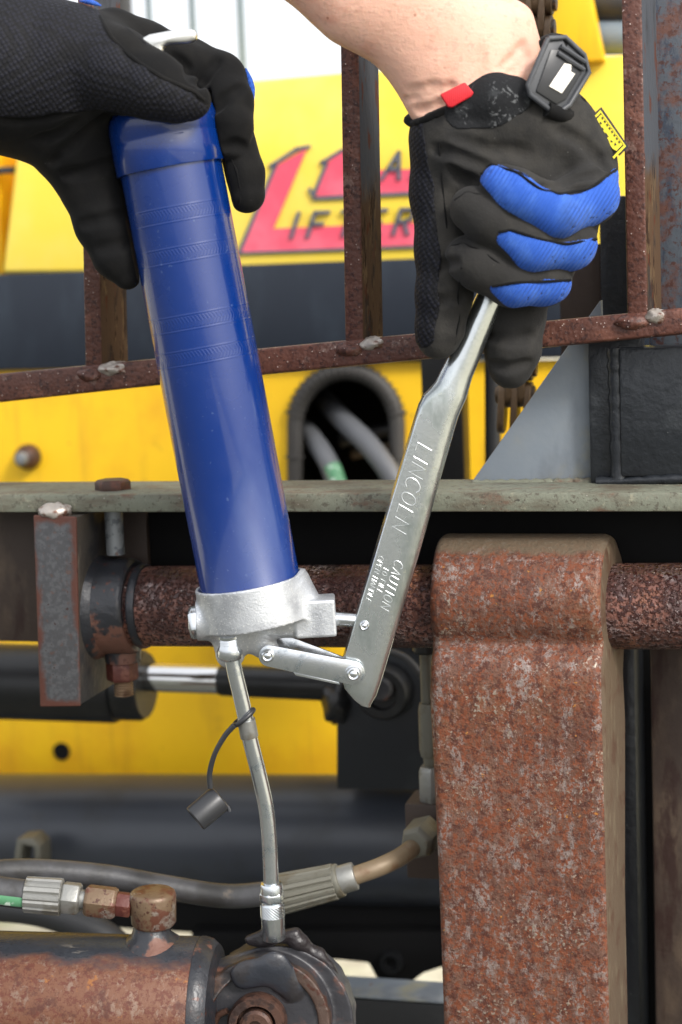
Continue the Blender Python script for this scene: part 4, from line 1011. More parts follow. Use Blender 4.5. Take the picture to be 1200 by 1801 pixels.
pb = empty('port_block', PM(745, 1560, 330), 'brown port block with upright pipe fittings beside the rusty fork', 'valve block')
V, F = mbox_px(714, 1416, 840, 1548, 330, 430, 4); make('block', V, F, MT['brownplate'], pb)
def vfit(y0, y1, r0, r1, mat, name, seg=24, x=750, v=360):
    A, B = PM(x, y1, v), PM(x, y0, v); L = (B - A).length
    V, F = lathe(A, MZ, [(0, r0 * .88), (L * .12, r0), (L * .86, r1), (L, r1 * .88)], seg, ref=MX, phase=.5)
    if seg == 6: V, F = clean(V, F, .0006, 2)
    return make(name, V, F, mat, pb, angle=28)
vfit(1110, 1148, sz(24, 360), sz(24, 360), MT['black'], 'top_coupling')
vfit(1140, 1245, sz(12, 360), sz(12, 360), MT['fitting_dull'], 'upright_pipe', x=753)
vfit(1236, 1330, sz(22, 360), sz(22, 360), MT['fitting_dull'], 'crimp_ferrule', 18, x=760)
vfit(1325, 1350, sz(16, 360), sz(18, 360), MT['fitting_dull'], 'ferrule_tail', 18, x=762)
vfit(1346, 1412, sz(27, 360), sz(27, 360), MT['fitting'], 'hex_nut', 6, x=764)
vfit(1408, 1424, sz(16, 360), sz(16, 360), MT['black'], 'stem', 18, x=766)

# ================================================================ grease gun
foot = P(441, 1030, 0); head_top = P(301, 295, 0)
gax = (head_top - foot).normalized()
gs = gax.cross(Vector((0, 1, 0))).normalized(); gs = gs if gs.x > 0 else -gs
gy = gax.cross(gs)
gb = Matrix((gs, gy, gax)).transposed()
BANDS = [(1030 - y) / .982 * S for y in (384, 450, 562, 620)]
MT['enamel'] = enamel()
gun = empty('grease_gun', P(481, 1650, 0), 'blue lever grease gun with cast head and zinc lever, nozzle on the clevis', 'grease gun')
Lb = (head_top - foot).length
RBar = 88.5 * S
V, F = lathe(foot - gax * 14 * S, gax, [(0, RBar * .9), (0, RBar), (12 * S, RBar), (13 * S, RBar * 1.012), (16 * S, RBar * 1.012), (18 * S, RBar), (Lb * .3, RBar), (Lb * .6, RBar), (Lb + 40 * S, RBar * .985)], 96)
make('barrel', V, F, MT['enamel'], gun, basis=gb, origin=foot)
c0 = foot + gax * (Lb - 2 * S)
V, F = lathe(c0, gax, [(0, RBar * .97), (0, 93 * S), (2 * S, 94 * S), (50 * S, 94 * S), (53 * S, 93.2 * S), (56 * S, 94.3 * S), (82 * S, 94.3 * S), (94 * S, 92 * S), (104 * S, 85 * S), (110 * S, 74 * S), (114 * S, 50 * S), (115 * S, 12 * S)], 96)
make('end_cap', V, F, MT['enamel'], gun, basis=gb, origin=foot + gax * .5)
# plunger handle
V, F = prism(ppx([(244, 70), (262, 60), (300, 53), (338, 50), (347, 56), (345, 70), (330, 75), (295, 76), (286, 82), (288, 110), (292, 150), (274, 150), (268, 108), (262, 84), (248, 82)], -106), (0, 24 * S, 0), 5 * S, 3)
make('plunger_handle', V, F, MT['handle_al'], gun)

# cast head (signed distance, so every boss blends)
px = lambda x, y, d, r: (P(x, y, d), r * S)
(Gd, h) = grid(tuple(P(315, 1190, 0) + Vector((0, -120 * S, 0))), tuple(P(625, 975, 0) + Vector((0, 125 * S, 0))), 2.0 * S)
cup = sd_cyl(Gd, foot - gax * 66 * S, foot + gax * 10 * S, 98 * S)
D = smax(cup, sd_chain(Gd, [px(441, 1030, 0, 103), px(428, 980, 0, 103)]) * 0 + cup, .0001)
low = sd_chain(Gd, [px(428, 1075, 0, 70), px(408, 1118, -8, 34), px(405, 1150, -10, 26)])
D = smin(D, low, 16 * S)
D = smin(D, sd_cyl(Gd, P(347, 1094, -12), P(540, 1088, -12), 33 * S), 12 * S)
D = smin(D, sd_chain(Gd, [px(512, 1040, -8, 42), px(548, 1078, -10, 28)]), 14 * S)
ey_ = (P(590, 1084, 0) - P(520, 1088, 0)).normalized(); ez_ = Vector((0, 1, 0)).cross(ey_).normalized() * -1
D = smin(D, sd_box(Gd, P(555, 1083, -12), (ey_, (0, 1, 0), ez_), (36 * S, 34 * S, 33 * S), 4 * S), 5 * S)
D = smin(D, sd_chain(Gd, [px(440, 1112, -6, 34), px(474, 1146, -6, 20)]), 14 * S)
D = smax(D, -sd_cyl(Gd, foot - gax * 16 * S, foot + gax * 40 * S, 91.5 * S), 2 * S)
V, F = surfnet(D, Gd, h); make('pump_head', V, F, MT['cast'], gun, angle=70)
# hex plug, push rod, outlet
A = P(352, 1094, -12); hx = (P(330, 1096, -12) - A).normalized()
V, F = lathe(A, hx, [(0, 30 * S), (14 * S, 30 * S), (19 * S, 26 * S)], 6, ref=(0, 0, 1), phase=.25); V, F = clean(V, F, .0005, 2); make('hex_plug', V, F, MT['zinc_bright'], gun, angle=25)
V, F = cyl(P(585, 1088, -12), P(640, 1092, -12), 12.5 * S, 24, .0004); make('push_rod', V, F, MT['zinc_bright'], gun)
oa = (P(437, 1300, -8) - P(412, 1170, -8)).normalized()
V, F = lathe(P(402, 1116, -34), P(406, 1160, -26) - P(402, 1116, -34), [(0, 19 * S), (5 * S, 19 * S), (6 * S, 17.5 * S), (10 * S, 19 * S), (11 * S, 17.5 * S), (15 * S, 19 * S), (16 * S, 17.5 * S), (22 * S, 20 * S), (30 * S, 23 * S), (40 * S, 23 * S), (44 * S, 20 * S)], 32)
make('outlet_nut', V, F, MT['zinc_bright'], gun)
pp = [P(407, 1150, -26), P(414, 1185, -24), P(426, 1235, -20), P(440, 1300, -14), P(455, 1360, -8), P(468, 1420, -4), P(474, 1480, -2), P(477, 1555, 0)]
V, F = tube(pp, 14.2 * S, 24, 8); pipe = make('delivery_pipe', V, F, MT['zinc_bright'], gun)
V, F = tube([P(433, 1266, -18), P(439, 1296, -15)], 16.2 * S, 24, 2, smooth=False); make('sealant_sleeve', V, F, MT['fitting'], pipe)
# coupler
cA = P(482, 1652, 0); cB = P(477, 1548, 0); cdn = (cB - cA).normalized(); q = S
V, F = lathe(cA, cdn, [(0, 15 * q), (0, 19.5 * q), (2 * q, 21 * q), (42 * q, 21.5 * q), (44 * q, 22 * q)], 40); cpl = make('coupler_sleeve', V, F, MT['zinc_bright'], gun)
parts = []
seg = 44; Vk, Fk = [], []
s_, t_ = perp(cdn)
for i in range(9):
    for k in range(seg):
        ph = 2 * math.pi * k / seg; r = 21.6 * q + (.7 * q if (k + i) % 2 else 0)
        Vk.append(cA + cdn * (44 * q + i * 2.8 * q) + (s_ * math.cos(ph) + t_ * math.sin(ph)) * r)
for i in range(8):
    for k in range(seg): Fk.append([i * seg + k, i * seg + (k + 1) % seg, (i + 1) * seg + (k + 1) % seg, (i + 1) * seg + k])
make('knurled_ring', Vk, Fk, MT['zinc_bright'], cpl, smooth=False)
V, F = lathe(cA + cdn * 66 * q, cdn, [(0, 21 * q), (4 * q, 19 * q), (6 * q, 19 * q)], 32); make('coupler_groove', V, F, MT['zinc_bright'], cpl)
V, F = lathe(cA + cdn * 71 * q, cdn, [(0, 20 * q), (4 * q, 23.5 * q), (16 * q, 23.5 * q), (20 * q, 21 * q)], 6, ref=MX, phase=.52); V, F = clean(V, F, .0005, 2); make('coupler_hex', V, F, MT['zinc_bright'], cpl, angle=25)
V, F = lathe(cA + cdn * 88 * q, cdn, [(0, 21 * q), (14 * q, 21 * q), (18 * q, 19 * q), (19 * q, 14 * q)], 36); make('coupler_top', V, F, MT['zinc_bright'], cpl)

# dust cap on its strap
V, F = lathe(P(343, 1441, -30), P(389, 1402, -12) - P(343, 1441, -30), [(4 * S, .0003), (4 * S, 17 * S), (0, 19 * S), (0, 23 * S), (2 * S, 25 * S), (52 * S, 25.5 * S), (58 * S, 23 * S), (60 * S, 18 * S), (60 * S, .0003)], 40)
dc = make('dust_cap', V, F, MT['cap_rubber'], gun)
V, F = tube([P(412, 1276, -36), P(396, 1294, -32), P(378, 1326, -28), P(369, 1360, -22), P(370, 1386, -20)], lambda t: (4.6 + .8 * abs(2 * t - 1)) * S, 10, 8); make('cap_strap', V, F, MT['cap_rubber'], dc)
rc = P(429, 1262, -19); ra = (P(447, 1248, -19) - P(411, 1277, -19)).normalized()
rb_ = Vector((0, 1, 0)); V, F = tube([rc + ra * math.cos(t) * 22 * S + rb_ * math.sin(t) * 18.5 * S for t in [2 * math.pi * k / 24 for k in range(25)]], 4.4 * S, 10, 2); make('strap_ring', V, F, MT['cap_rubber'], dc)
V, F = tube([P(394, 1412, -12), P(402, 1422, -16), P(404, 1428, -18)], 3.5 * S, 8, 4); make('cap_nub', V, F, MT['cap_rubber'], dc)

# lever: lofted from folded channel to round tube
def section(Lp, wpx, dpx, rl, rr, shift=0.0):
    L0 = P(Lp[0], Lp[1], 0); pts = []
    hw, hd_ = wpx / 2, dpx / 2
    rl = min(rl, hw, hd_); rr = min(rr, hw, hd_)
    cs = [(hw - rr, -(hd_ - rr), rr, -90), (hw - rr, hd_ - rr, rr, 0), (-(hw - rl), hd_ - rl, rl, 90), (-(hw - rl), -(hd_ - rl), rl, 180)]
    c = L0 + ACR * (hw * S) + Vector((0, shift * S, 0))
    for cx_, cy_, r, a0 in cs:
        for k in range(9):
            t = math.radians(a0 + 90 * k / 8)
            pts.append(c + ACR * ((cx_ + r * math.cos(t)) * S) + Vector((0, (cy_ + r * math.sin(t)) * S, 0)))
    return pts
LDN = (P(598, 1172, 0) - P(733, 725, 0)).normalized(); LDN.y = 0; LDN.normalize()
ACR = LDN.cross(Vector((0, 1, 0))); ACR = ACR if ACR.x > 0 else -ACR
sts = [((634, 1236), 18, 40, 3, 12), ((622, 1225), 34, 50, 3, 20), ((606, 1205), 60, 56, 3, 24), ((599, 1176), 76, 56, 3, 24), ((618, 1108), 77, 56, 3, 25), ((665, 952), 76, 56, 3, 25), ((700, 835), 74, 56, 3, 25), ((731, 732), 72, 56, 4, 26),
       ((737, 712), 72, 56, 8, 26), ((746, 694), 71, 55, 14, 26), ((757, 682), 66, 54, 20, 26), ((766, 671), 60, 53, 24, 26), ((777, 648), 56, 52, 26, 26), ((792, 620), 53, 51, 25, 25), ((812, 575), 51, 50, 25, 25), ((842, 510), 48, 48, 24, 24), ((872, 440), 44, 44, 22, 22), ((900, 370), 43, 43, 21, 21)]
V, F = [], []
secs = [section(*s_) for s_ in sts]; n = len(secs[0])
for s_ in secs: V += s_
for i in range(len(secs) - 1):
    for k in range(n): F.append([i * n + k, i * n + (k + 1) % n, (i + 1) * n + (k + 1) % n, (i + 1) * n + k])
F.append(list(range(n))[::-1]); F.append([(len(secs) - 1) * n + k for k in range(n)])
lv = make('lever', *clean(V, F), MT['zinc'], gun, angle=42)
def rivet(x, y, d, r, parent):
    A = P(x, y, d)
    V, F = lathe(A, (0, -1, 0), [(-.001, r * S), (1.5 * S, r * S), (4 * S, r * .86 * S), (5 * S, r * .7 * S), (4 * S, r * .5 * S), (5.5 * S, r * .3 * S), (6 * S, .0002)], 28); return make('rivet', V, F, MT['zinc_bright'], parent)
rivet(641, 1100, -28, 9, lv)
ey_l = ACR; ex_l = LDN; fz = Vector((0, -1, 0)); LD = -28.2
letters('LINCOLN', P(735, 778, LD), ex_l, ey_l, 27 * S, .27, .95, .75 * S, MT['stamp'], lv, .25, fz)
letters('CAUTION', P(695, 984, LD), ex_l, ey_l, 16.5 * S, .25, .85, .62 * S, MT['stamp'], lv, .25, fz)
letters('TO FILL', P(676, 996, LD), ex_l, ey_l, 9.2 * S, .28, .9, .42 * S, MT['stamp'], lv, .25, fz)
letters('OPEN HANDLE', P(667, 977, LD), ex_l, ey_l, 9.4 * S, .26, .9, .42 * S, MT['stamp'], lv, .25, fz)
# links
def link(x0, y0, x1, y1, r0, r1, d, th, mat, name, up=0):
    dx, dy = x1 - x0, y1 - y0; a0 = math.atan2(dy, dx); pts = []
    for k in range(13):
        t = a0 + math.pi / 2 + math.pi * k / 12; pts.append((x0 + r0 * math.cos(t), y0 + r0 * math.sin(t)))
    for k in range(13):
        t = a0 - math.pi / 2 + math.pi * k / 12; pts.append((x1 + r1 * math.cos(t), y1 + r1 * math.sin(t)))
    V, F = prism(ppx(pts, d), (0, th * S, 0), 1.2 * S, 2); return make(name, V, F, mat, gun)
lf = link(474, 1154, 621, 1184, 19, 21, -40, 6, MT['zinc_bright'], 'link_plate')
V, F = prism(ppx([(516, 1182), (596, 1199), (598, 1204), (590, 1203), (520, 1188)], -39), (0, 5 * S, 0), .5 * S); make('link_tab', V, F, MT['zinc_bright'], lf)
link(498, 1136, 621, 1184, 20, 20, 30, 6, MT['zinc_bright'], 'rear_link_plate')
rivet(471, 1153, -40, 12, lf); rivet(622, 1185, -40, 13, lf)
V, F = link_ring = lathe(P(622, 1185, -40), (0, -1, 0), [(0, 16 * S), (2 * S, 15.5 * S), (2.6 * S, 13 * S)], 28); make('rivet_washer', V, F, MT['zinc_bright'], lf)

# ================================================================ person: bare forearm, two gloved hands
pe = empty('person', P(700, 300, -20), 'person in black and blue work gloves holding the barrel and pumping the lever', 'person')
def hit(D, G, h, x, y, lift=0.0, dmin=-205):
    o = np.array([G[0][0, 0, 0], G[1][0, 0, 0], G[2][0, 0, 0]]); last = None
    for d in np.arange(dmin, 160, 2.0):
        p = P(x, y, float(d)); i = np.round((np.array(p) - o) / h).astype(int)
        if (i < 0).any() or (i >= np.array(D.shape)).any(): continue
        if D[tuple(i)] < 0: return P(x, y, float(d) - 1.0 - lift)
    return None
def lay(D, G, h, pts, lift=0.0):
    q = []
    for (x0, y0), (x1, y1) in zip(pts[:-1], pts[1:]):
        for k in range(4): q.append((x0 + (x1 - x0) * k / 4, y0 + (y1 - y0) * k / 4))
    q.append(pts[-1])
    return [p for p in (hit(D, G, h, x, y, lift) for x, y in q) if p is not None]
def crease(D, G, h, pts, r, depth, k=6):
    q = lay(D, G, h, pts, r - depth)
    if len(q) < 2: return D
    o = np.array([G[0][0, 0, 0], G[1][0, 0, 0], G[2][0, 0, 0]]); A = np.array([tuple(p) for p in q]); m = (r + k + 3) * S
    lo_ = np.maximum(np.floor((A.min(0) - m - o) / h), 0).astype(int); hi_ = np.minimum(np.ceil((A.max(0) + m - o) / h) + 1, D.shape).astype(int)
    s_ = tuple(slice(a, b_) for a, b_ in zip(lo_, hi_))
    D = D.copy(); D[s_] = smax(D[s_], -sd_chain([g[s_] for g in G], [(p, r * S) for p in q]), k * S)
    return D
def dpt(x, y, d, r): return (P(x, y, d), sz(r, d))
# --- bare forearm
Gs, h = grid(tuple(P(440, 260, 0) + Vector((0, -190 * S, 0))), tuple(P(1010, -170, 0) + Vector((0, 190 * S, 0))), 4.0 * S)
arm = sd_chain(Gs, [dpt(560, -150, -10, 150), dpt(660, -45, -10, 124), dpt(735, 5, -10, 114), dpt(795, 75, -10, 114), dpt(832, 150, -10, 118)], 1.65, .01)
arm = smin(arm, sd_chain(Gs, [dpt(905, 40, -20, 34), dpt(935, 150, -20, 34)]), 22 * S)
arm = smin(arm, sd_chain(Gs, [dpt(768, 165, -20, 48), dpt(800, 205, -10, 56)]), 16 * S)
for pts, r, dp in (([(712, 176), (740, 172), (775, 160), (800, 150)], 6, 1.3), ([(716, 194), (745, 190), (780, 178)], 6, 1.3), ([(880, 122), (905, 100), (925, 76)], 6, 1.0), ([(716, 160), (742, 157), (770, 148)], 5, .9), ([(890, 134), (914, 114), (934, 92)], 5, .9), ([(735, 196), (770, 186), (790, 178)], 5, 1.0)):
    arm = crease(arm, Gs, h, pts, r, dp)
V, F = surfnet(arm, Gs, h); fa = make('forearm', V, F, MT['skin'], pe, angle=180)

# --- glove on the lever
Gr, h = grid(tuple(P(690, 710, 0) + Vector((0, -210 * S, 0))), tuple(P(1125, 90, 0) + Vector((0, 150 * S, 0))), 3.0 * S)
k_ = 9 * S
palm = sd_chain(Gr, [dpt(800, 225, -5, 70), dpt(880, 215, -5, 85), dpt(960, 240, 5, 84), dpt(1000, 280, 15, 82)], 1.0, .008)
palm = smin(palm, sd_chain(Gr, [dpt(815, 260, -15, 78), dpt(920, 320, 10, 90), dpt(950, 420, 40, 70), dpt(930, 490, 45, 55)], 1.0, .008), 14 * S)
thumb = sd_chain(Gr, [dpt(785, 250, -8, 62), dpt(778, 340, -5, 52), dpt(784, 440, -18, 49), dpt(782, 520, -24, 46), dpt(774, 580, -20, 39), dpt(770, 598, -18, 33)], 1.0, .006)
pink = sd_chain(Gr, [dpt(1032, 300, 10, 54), dpt(1035, 345, -55, 50), dpt(975, 372, -108, 46), dpt(905, 338, -122, 40), dpt(880, 324, -118, 35)], 1.0, .004)
ring = sd_chain(Gr, [dpt(1008, 385, 10, 46), dpt(1000, 428, -60, 46), dpt(930, 432, -100, 44), dpt(860, 388, -108, 42), dpt(832, 368, -100, 40)], 1.0, .004)
midd = sd_chain(Gr, [dpt(975, 455, 10, 42), dpt(958, 492, -50, 44), dpt(900, 496, -84, 42), dpt(845, 468, -90, 42), dpt(824, 455, -84, 41)], 1.0, .004)
indx = sd_chain(Gr, [dpt(925, 480, 30, 50), dpt(908, 560, 26, 49), dpt(902, 615, 20, 48), dpt(898, 645, 18, 38)], 1.0, .004)
glove = smin(palm, thumb, 18 * S)
glove = smin(glove, indx, 8 * S)
for f in (midd, ring, pink): glove = smin(glove, f, 5 * S)
# palm crease, folds at the heel of the hand
for pts, r, dp in (([(925, 352), (965, 328), (1010, 310), (1070, 300)], 9, 7), ([(960, 345), (1000, 332), (1040, 335), (1070, 345)], 8, 4), ([(760, 262), (800, 272), (850, 290), (890, 300)], 10, 3.5), ([(800, 240), (860, 262), (930, 268)], 12, 2.5), ([(790, 300), (812, 318), (830, 322)], 9, 4),
                   ([(760, 470), (800, 462)], 9, 2.5), ([(756, 530), (812, 528)], 9, 2.2), ([(858, 590), (900, 598), (940, 590)], 9, 2.2), ([(852, 640), (892, 650), (935, 640)], 8, 2.0), ([(980, 225), (1030, 250), (1070, 290)], 12, 2.5)):
    glove = crease(glove, Gr, h, pts, r, dp)
# cuff opening
wn = (P(905, 45, 0) - P(850, 190, 0)); wn.y = 0
cutp = P(815, 168, 0); wdir = Vector((-.33, 0, .94)).normalized()
glove = smax(glove, sd_plane(Gr, P(760, 195, 0), Vector((-.34, -.05, .94))), 3 * S)
rib_all = glove
V, F = surfnet(glove, Gr, h)
gl = make('glove', V, F, MT['suede'], pe, angle=180)
gl['label'] = 'right glove with blue finger backs closed round the lever'
def panel(name, base, G, h, region, lift, mat, parent, kk=1.5, label=None):
    d = smax(base - lift * S, region, kk * S); d = smax(d, -(base + 4 * S), .5 * S)
    V, F = surfnet(d, G, h)
    o = make(name, V, F, mat, parent, angle=180)
    if label: o['label'] = label
    return o
reg = sd_chain(Gr, [dpt(862, 305, -150, 26), dpt(905, 335, -165, 34), dpt(965, 378, -165, 40), dpt(1020, 385, -120, 38), dpt(1062, 345, -70, 30), dpt(1078, 318, -30, 22)], .6)
panel('finger_back', pink, Gr, h, reg, 0.9, MT['blue_rib'], gl)
reg = sd_chain(Gr, [dpt(893, 424, -160, 22), dpt(940, 452, -150, 32), dpt(995, 462, -120, 32), dpt(1030, 440, -70, 26)], .6)
panel('finger_back', ring, Gr, h, reg, 0.9, MT['blue_rib'], gl)
reg = sd_chain(Gr, [dpt(872, 515, -140, 18), dpt(910, 525, -130, 26), dpt(955, 522, -100, 27), dpt(985, 505, -60, 22)], .6)
panel('finger_back', midd, Gr, h, reg, 0.9, MT['blue_rib'], gl)
reg = sd_chain(Gr, [dpt(716, 235, -20, 34), dpt(728, 330, -20, 36), dpt(738, 450, -30, 38), dpt(740, 540, -40, 32), dpt(744, 590, -40, 22)], .5)
panel('thumb_mesh', smin(thumb, palm, 18 * S), Gr, h, reg, 1.4, MT['knit'], gl)
# palm heel pad, hem and stitched seams laid on the surface
padb = smin(palm, sd_chain(Gr, [dpt(815, 190, -48, 40), dpt(866, 178, -56, 46), dpt(905, 178, -50, 44)]), 6 * S)
reg = sd_chain(Gr, [dpt(815, 195, -90, 32), dpt(860, 172, -100, 50), dpt(902, 166, -95, 36)], .4)
padD = smax(padb - 2 * S, reg, 2 * S)
V, F = surfnet(padD, Gr, h); make('heel_pad', V, F, MT['velcro'], gl, angle=180)
gall = np.minimum(glove, padD)
q = lay(glove, Gr, h, [(722, 219), (740, 214), (765, 204), (790, 194), (815, 184)], -3)
V, F = tube([P(722, 206, 50), P(717, 212, 0)] + q, 7 * S, 12, 3); make('hem', V, F, MT['suede_dark'], gl)
gall = np.minimum(glove, np.minimum(np.minimum(pink, ring), midd) - 1.2 * S)
for pts in ([(847, 306), (864, 290), (908, 303), (952, 333), (987, 341), (1040, 330), (1082, 300)], [(878, 408), (899, 405), (952, 421), (996, 429), (1048, 421)], [(865, 504), (908, 497), (961, 495), (1002, 493)]):
    q = lay(gall, Gr, h, pts, -.5)
    V, F = tube(q[::2] + [q[-1]], 2.6 * S, 6, 4); make('seam', V, F, MT['suede_dark'], gl)
for pts in ([(800, 352), (822, 338), (850, 344), (885, 366), (920, 392), (945, 404)], [(795, 432), (815, 428), (845, 440), (885, 468), (935, 492)], [(880, 292), (920, 306), (955, 330), (968, 350)], [(812, 470), (806, 520), (808, 560), (800, 604)], [(772, 250), (780, 340), (786, 400)]):
    q = lay(glove, Gr, h, pts, -1.0)
    if len(q) > 3: V, F = tube(q[::2] + [q[-1]], 1.7 * S, 6, 4); make('seam', V, F, MT['suede_dark'], gl)
V, F = prism(ppx([(774, 166), (818, 144), (834, 163), (829, 170), (795, 189), (788, 188)], -96), (0, 9 * S, 0), 2.5 * S, 3); make('pull_tab', V, F, MT['red'], gl)
# wrist strap with moulded plate
stp = ppx([(966, 66), (998, 62), (1034, 92), (1043, 122), (1006, 182), (986, 196), (972, 194), (932, 166), (928, 150)], -108)
stp = [p + Vector((0, (p.x - stp[8].x) * .45, 0)) for p in stp]
V, F = prism(stp, (0, 13 * S, 0), 4 * S, 3); stq = make('wrist_strap', V, F, MT['strap'], gl)
inn = ppx([(972, 84), (1000, 84), (1024, 108), (1030, 122), (1000, 172), (982, 182), (944, 160)], -112); inn = [p + Vector((0, (p.x - stp[8].x) * .45, 0)) for p in inn]
V, F = prism(inn, (0, 4 * S, 0), 2 * S, 2); make('strap_plate', V, F, MT['cap_rubber'], stq)
wp = ppx([(997, 108), (1010, 110), (1009, 122), (1017, 126), (992, 162), (968, 150)], -115); wp = [p + Vector((0, (p.x - stp[8].x) * .45, 0)) for p in wp]
V, F = prism(wp, (0, 3 * S, 0), .6 * S, 2); make('white_patch', V, F, MT['white'], stq)
V, F = tube([p + Vector((0, -2 * S, 0)) for p in stp] + [stp[0] + Vector((0, -2 * S, 0))], 4.5 * S, 10, 4, smooth=False); make('strap_rim', V, F, MT['strap'], stq)
for k, (a, b_) in enumerate((((990, 78), (1036, 104)), ((984, 90), (1034, 118)))):
    q0, q1 = [p + Vector((0, (p.x - stp[8].x) * .45, 0)) for p in ppx([a, b_], -114)]; V, F = tube([q0, q1], 4 * S, 8, 2, smooth=False); make('strap_groove', V, F, MT['strap'], stq)
lp_ = [P(930, 150, -40), P(925, 110, 10), P(938, 78, 40), P(968, 66, 20), P(985, 64, -30)]
V, F = [], []
cs = spline(lp_, 8)
V, F = prism(ppx([(930, 96), (944, 72), (964, 62), (998, 62), (990, 100), (962, 150), (948, 140)], -40), (0, 30 * S, 0), 6 * S, 3); make('strap_lining', V, F, MT['suede_dark'], stq)
V, F = tube([P(942, 130, -20), P(944, 100, 10), P(955, 80, 10), P(972, 72, -30), P(986, 74, -80)], 13 * S, 14, 8); make('strap_loop', V, F, MT['suede_dark'], stq)
V, F = tube([P(1020, 180, -20), P(1008, 200, -45), P(990, 203, -75), P(962, 192, -90)], 13 * S, 12, 6); make('strap_tail', V, F, MT['suede_dark'], stq)
V, F = blob(P(1022, 206, 0), 16 * S, .006, 16 * S, 3, .1); make('back_edge', V, F, MT['blue_rib'], gl)
# woven brand tag
tg = ppx([(1058, 188), (1106, 258), (1090, 274), (1030, 214)], -30)
tg = [Vector(p) for p in tg]
V, F = prism(tg, (0, 5 * S, 0), .8 * S, 2); tgo = make('woven_tag', V, F, MT['tag_black'], gl)
ta, tb, td = P(1056, 190, -31.5), P(1104, 258, -31.5), P(1033, 214, -31.5)
tu, tv = tb - ta, td - ta
def tpoly(pts, lift=0.0, nm='tag_print', m='tag_yellow'):
    q = [ta + tu * a + tv * b_ + Vector((0, -lift * S, 0)) for a, b_ in pts]; V, F = prism(q, (0, 1.2 * S, 0)); return make(nm, V, F, MT[m], tgo)
tpoly([(.03, .05), (.97, .05), (.97, .12), (.03, .12)]); tpoly([(.03, .12), (.08, .12), (.08, .98), (.03, .98)]); tpoly([(.92, .12), (.97, .12), (.97, .98), (.92, .98)])
tpoly([(.11, .15), (.89, .15), (.89, .62), (.8, .72), (.66, .70), (.5, .78), (.34, .70), (.2, .72), (.11, .62)])
for pts in ([(.2, .42), (.26, .4), (.24, .52)], [(.74, .42), (.8, .42), (.78, .54)], [(.44, .52), (.56, .52), (.5, .68)], [(.32, .5), (.38, .52), (.34, .6)], [(.64, .52), (.7, .5), (.67, .6)]): tpoly(pts, 1.2, 'tag_gap', 'tag_black')
for k in range(8):
    a = .16 + k * .088; tpoly([(a, .18), (a + .05, .18), (a + .05, .25), (a, .25)], 1.2, 'tag_letter', 'tag_black')

# --- glove on the barrel
Gl, h = grid(tuple(P(-130, 545, 0) + Vector((0, -175 * S, 0))), tuple(P(500, -60, 0) + Vector((0, 190 * S, 0))), 3.2 * S)
hand = sd_chain(Gl, [dpt(-190, 105, 0, 140), dpt(20, 120, -10, 132), dpt(110, 130, -15, 112), dpt(175, 120, -10, 90)], 1.0, .01)
hand = smin(hand, sd_chain(Gl, [dpt(20, 190, 10, 80), dpt(120, 225, 15, 78), dpt(150, 280, 25, 62)], 1.0, .008), 18 * S)
thb = sd_chain(Gl, [dpt(120, 105, -50, 90), dpt(205, 125, -80, 70), dpt(268, 150, -104, 55), dpt(315, 170, -112, 42), dpt(342, 178, -112, 28)], 1.0, .006)
web = sd_chain(Gl, [dpt(200, 60, 10, 44), dpt(255, 90, 10, 48), dpt(330, 120, 40, 44)], 1.0, .005)
idx1 = sd_chain(Gl, [dpt(240, 80, 55, 44), dpt(330, 118, 70, 48), dpt(385, 140, 50, 46), dpt(402, 180, 18, 42), dpt(408, 225, 5, 38)], 1.0, .003)
idx2 = sd_chain(Gl, [dpt(407, 215, -5, 36), dpt(405, 250, 0, 34)], 1.0, .003)
tip2 = sd_chain(Gl, [dpt(412, 245, 30, 36), dpt(428, 305, 18, 36), dpt(434, 342, 14, 32)], 1.0, .003)
low = sd_chain(Gl, [dpt(130, 270, 30, 66), dpt(158, 320, 30, 54), dpt(182, 395, 22, 47), dpt(205, 452, 14, 38), dpt(224, 485, 12, 24)], 1.0, .005)
low2 = sd_chain(Gl, [dpt(170, 250, 60, 60), dpt(230, 320, 110, 48), dpt(300, 330, 135, 40)], 1.0, .005)
gv = smin(hand, thb, 14 * S); gv = smin(gv, low, 12 * S); gv = smin(gv, low2, 10 * S); gv = smin(gv, web, 10 * S); gv = smin(gv, idx1, 7 * S); gv = smin(gv, idx2, 5 * S); gv = smin(gv, tip2, 3 * S)
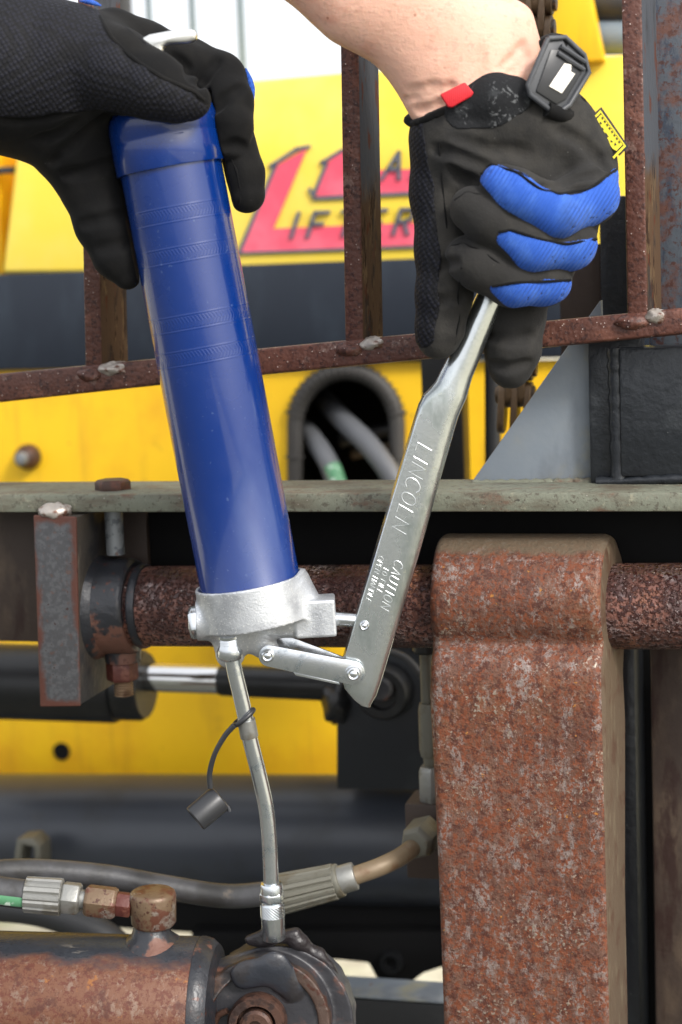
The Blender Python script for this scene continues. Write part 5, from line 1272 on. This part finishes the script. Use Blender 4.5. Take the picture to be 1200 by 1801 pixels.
for pts, r, dp in (([(88, 288), (120, 262), (165, 225), (205, 195)], 9, 5), ([(112, 310), (150, 304), (200, 286)], 9, 5), ([(352, 150), (368, 122), (384, 104)], 7, 4), ([(378, 192), (395, 170), (428, 152)], 7, 4), ([(10, 215), (80, 208), (150, 185)], 10, 3),
                   ([(396, 262), (415, 255), (436, 262)], 7, 3.5), ([(140, 395), (180, 385), (222, 375)], 9, 3), ([(168, 440), (205, 430), (232, 425)], 9, 2.5), ([(60, 250), (100, 240), (140, 215)], 9, 3), ([(310, 100), (330, 120), (340, 138)], 8, 3)):
    gv = crease(gv, Gl, h, pts, r, dp)
# keep clear of barrel and cap
bar = sd_cyl(Gl, foot, foot + gax * (Lb + 118 * S), 93.5 * S)
gv = smax(gv, -bar, 3 * S)
V, F = surfnet(gv, Gl, h); g2 = make('glove', V, F, MT['suede_dark'], pe, angle=180)
g2['label'] = 'left glove with navy mesh thumb wrapped over the blue cap'
reg = sd_chain(Gl, [dpt(-200, 40, -110, 150), dpt(40, 60, -120, 138), dpt(120, 85, -130, 106), dpt(205, 125, -140, 70), dpt(275, 155, -150, 52), dpt(332, 182, -150, 38)], .75)
edge = lay(np.minimum(hand, thb), Gl, h, [(188, 22), (212, 58), (240, 82), (268, 100), (300, 122), (330, 138), (352, 150), (364, 166)], 0)
reg = smax(reg, -sd_chain(Gl, [(p, sz(15)) for p in edge]), 2 * S)
panel('mesh_panel', smin(hand, thb, 14 * S), Gl, h, reg, 2.0, MT['knit'], g2)
q = lay(gv, Gl, h, [(176, 30), (198, 68), (224, 95), (252, 116), (286, 137), (318, 151), (342, 162), (358, 176)], -1)
V, F = tube(q[::2] + [q[-1]], 4.2 * S, 8, 4); make('seam', V, F, MT['suede_dark'], g2)
q = lay(gv, Gl, h, [(402, 268), (416, 300), (424, 340), (420, 368)], -1)
if len(q) > 3: V, F = tube(q[::2], 2 * S, 8, 4); make('seam', V, F, MT['suede_dark'], g2)
for pts, r in (([(432, 120, 50), (442, 150, 45), (446, 178, 35)], 5), ([(174, 460, 20), (184, 474, 14), (190, 480, 10)], 6), ([(228, 506, 6), (238, 498, 0)], 6), ([(140, 2, -40), (160, 4, -50), (178, 10, -54)], 4)):
    V, F = tube([P(*p) for p in pts], lambda t, r=r: r * S * (.25 + .9 * math.sin(math.pi * t)), 10, 6); make('finger_back', V, F, MT['blue_rib'], g2)
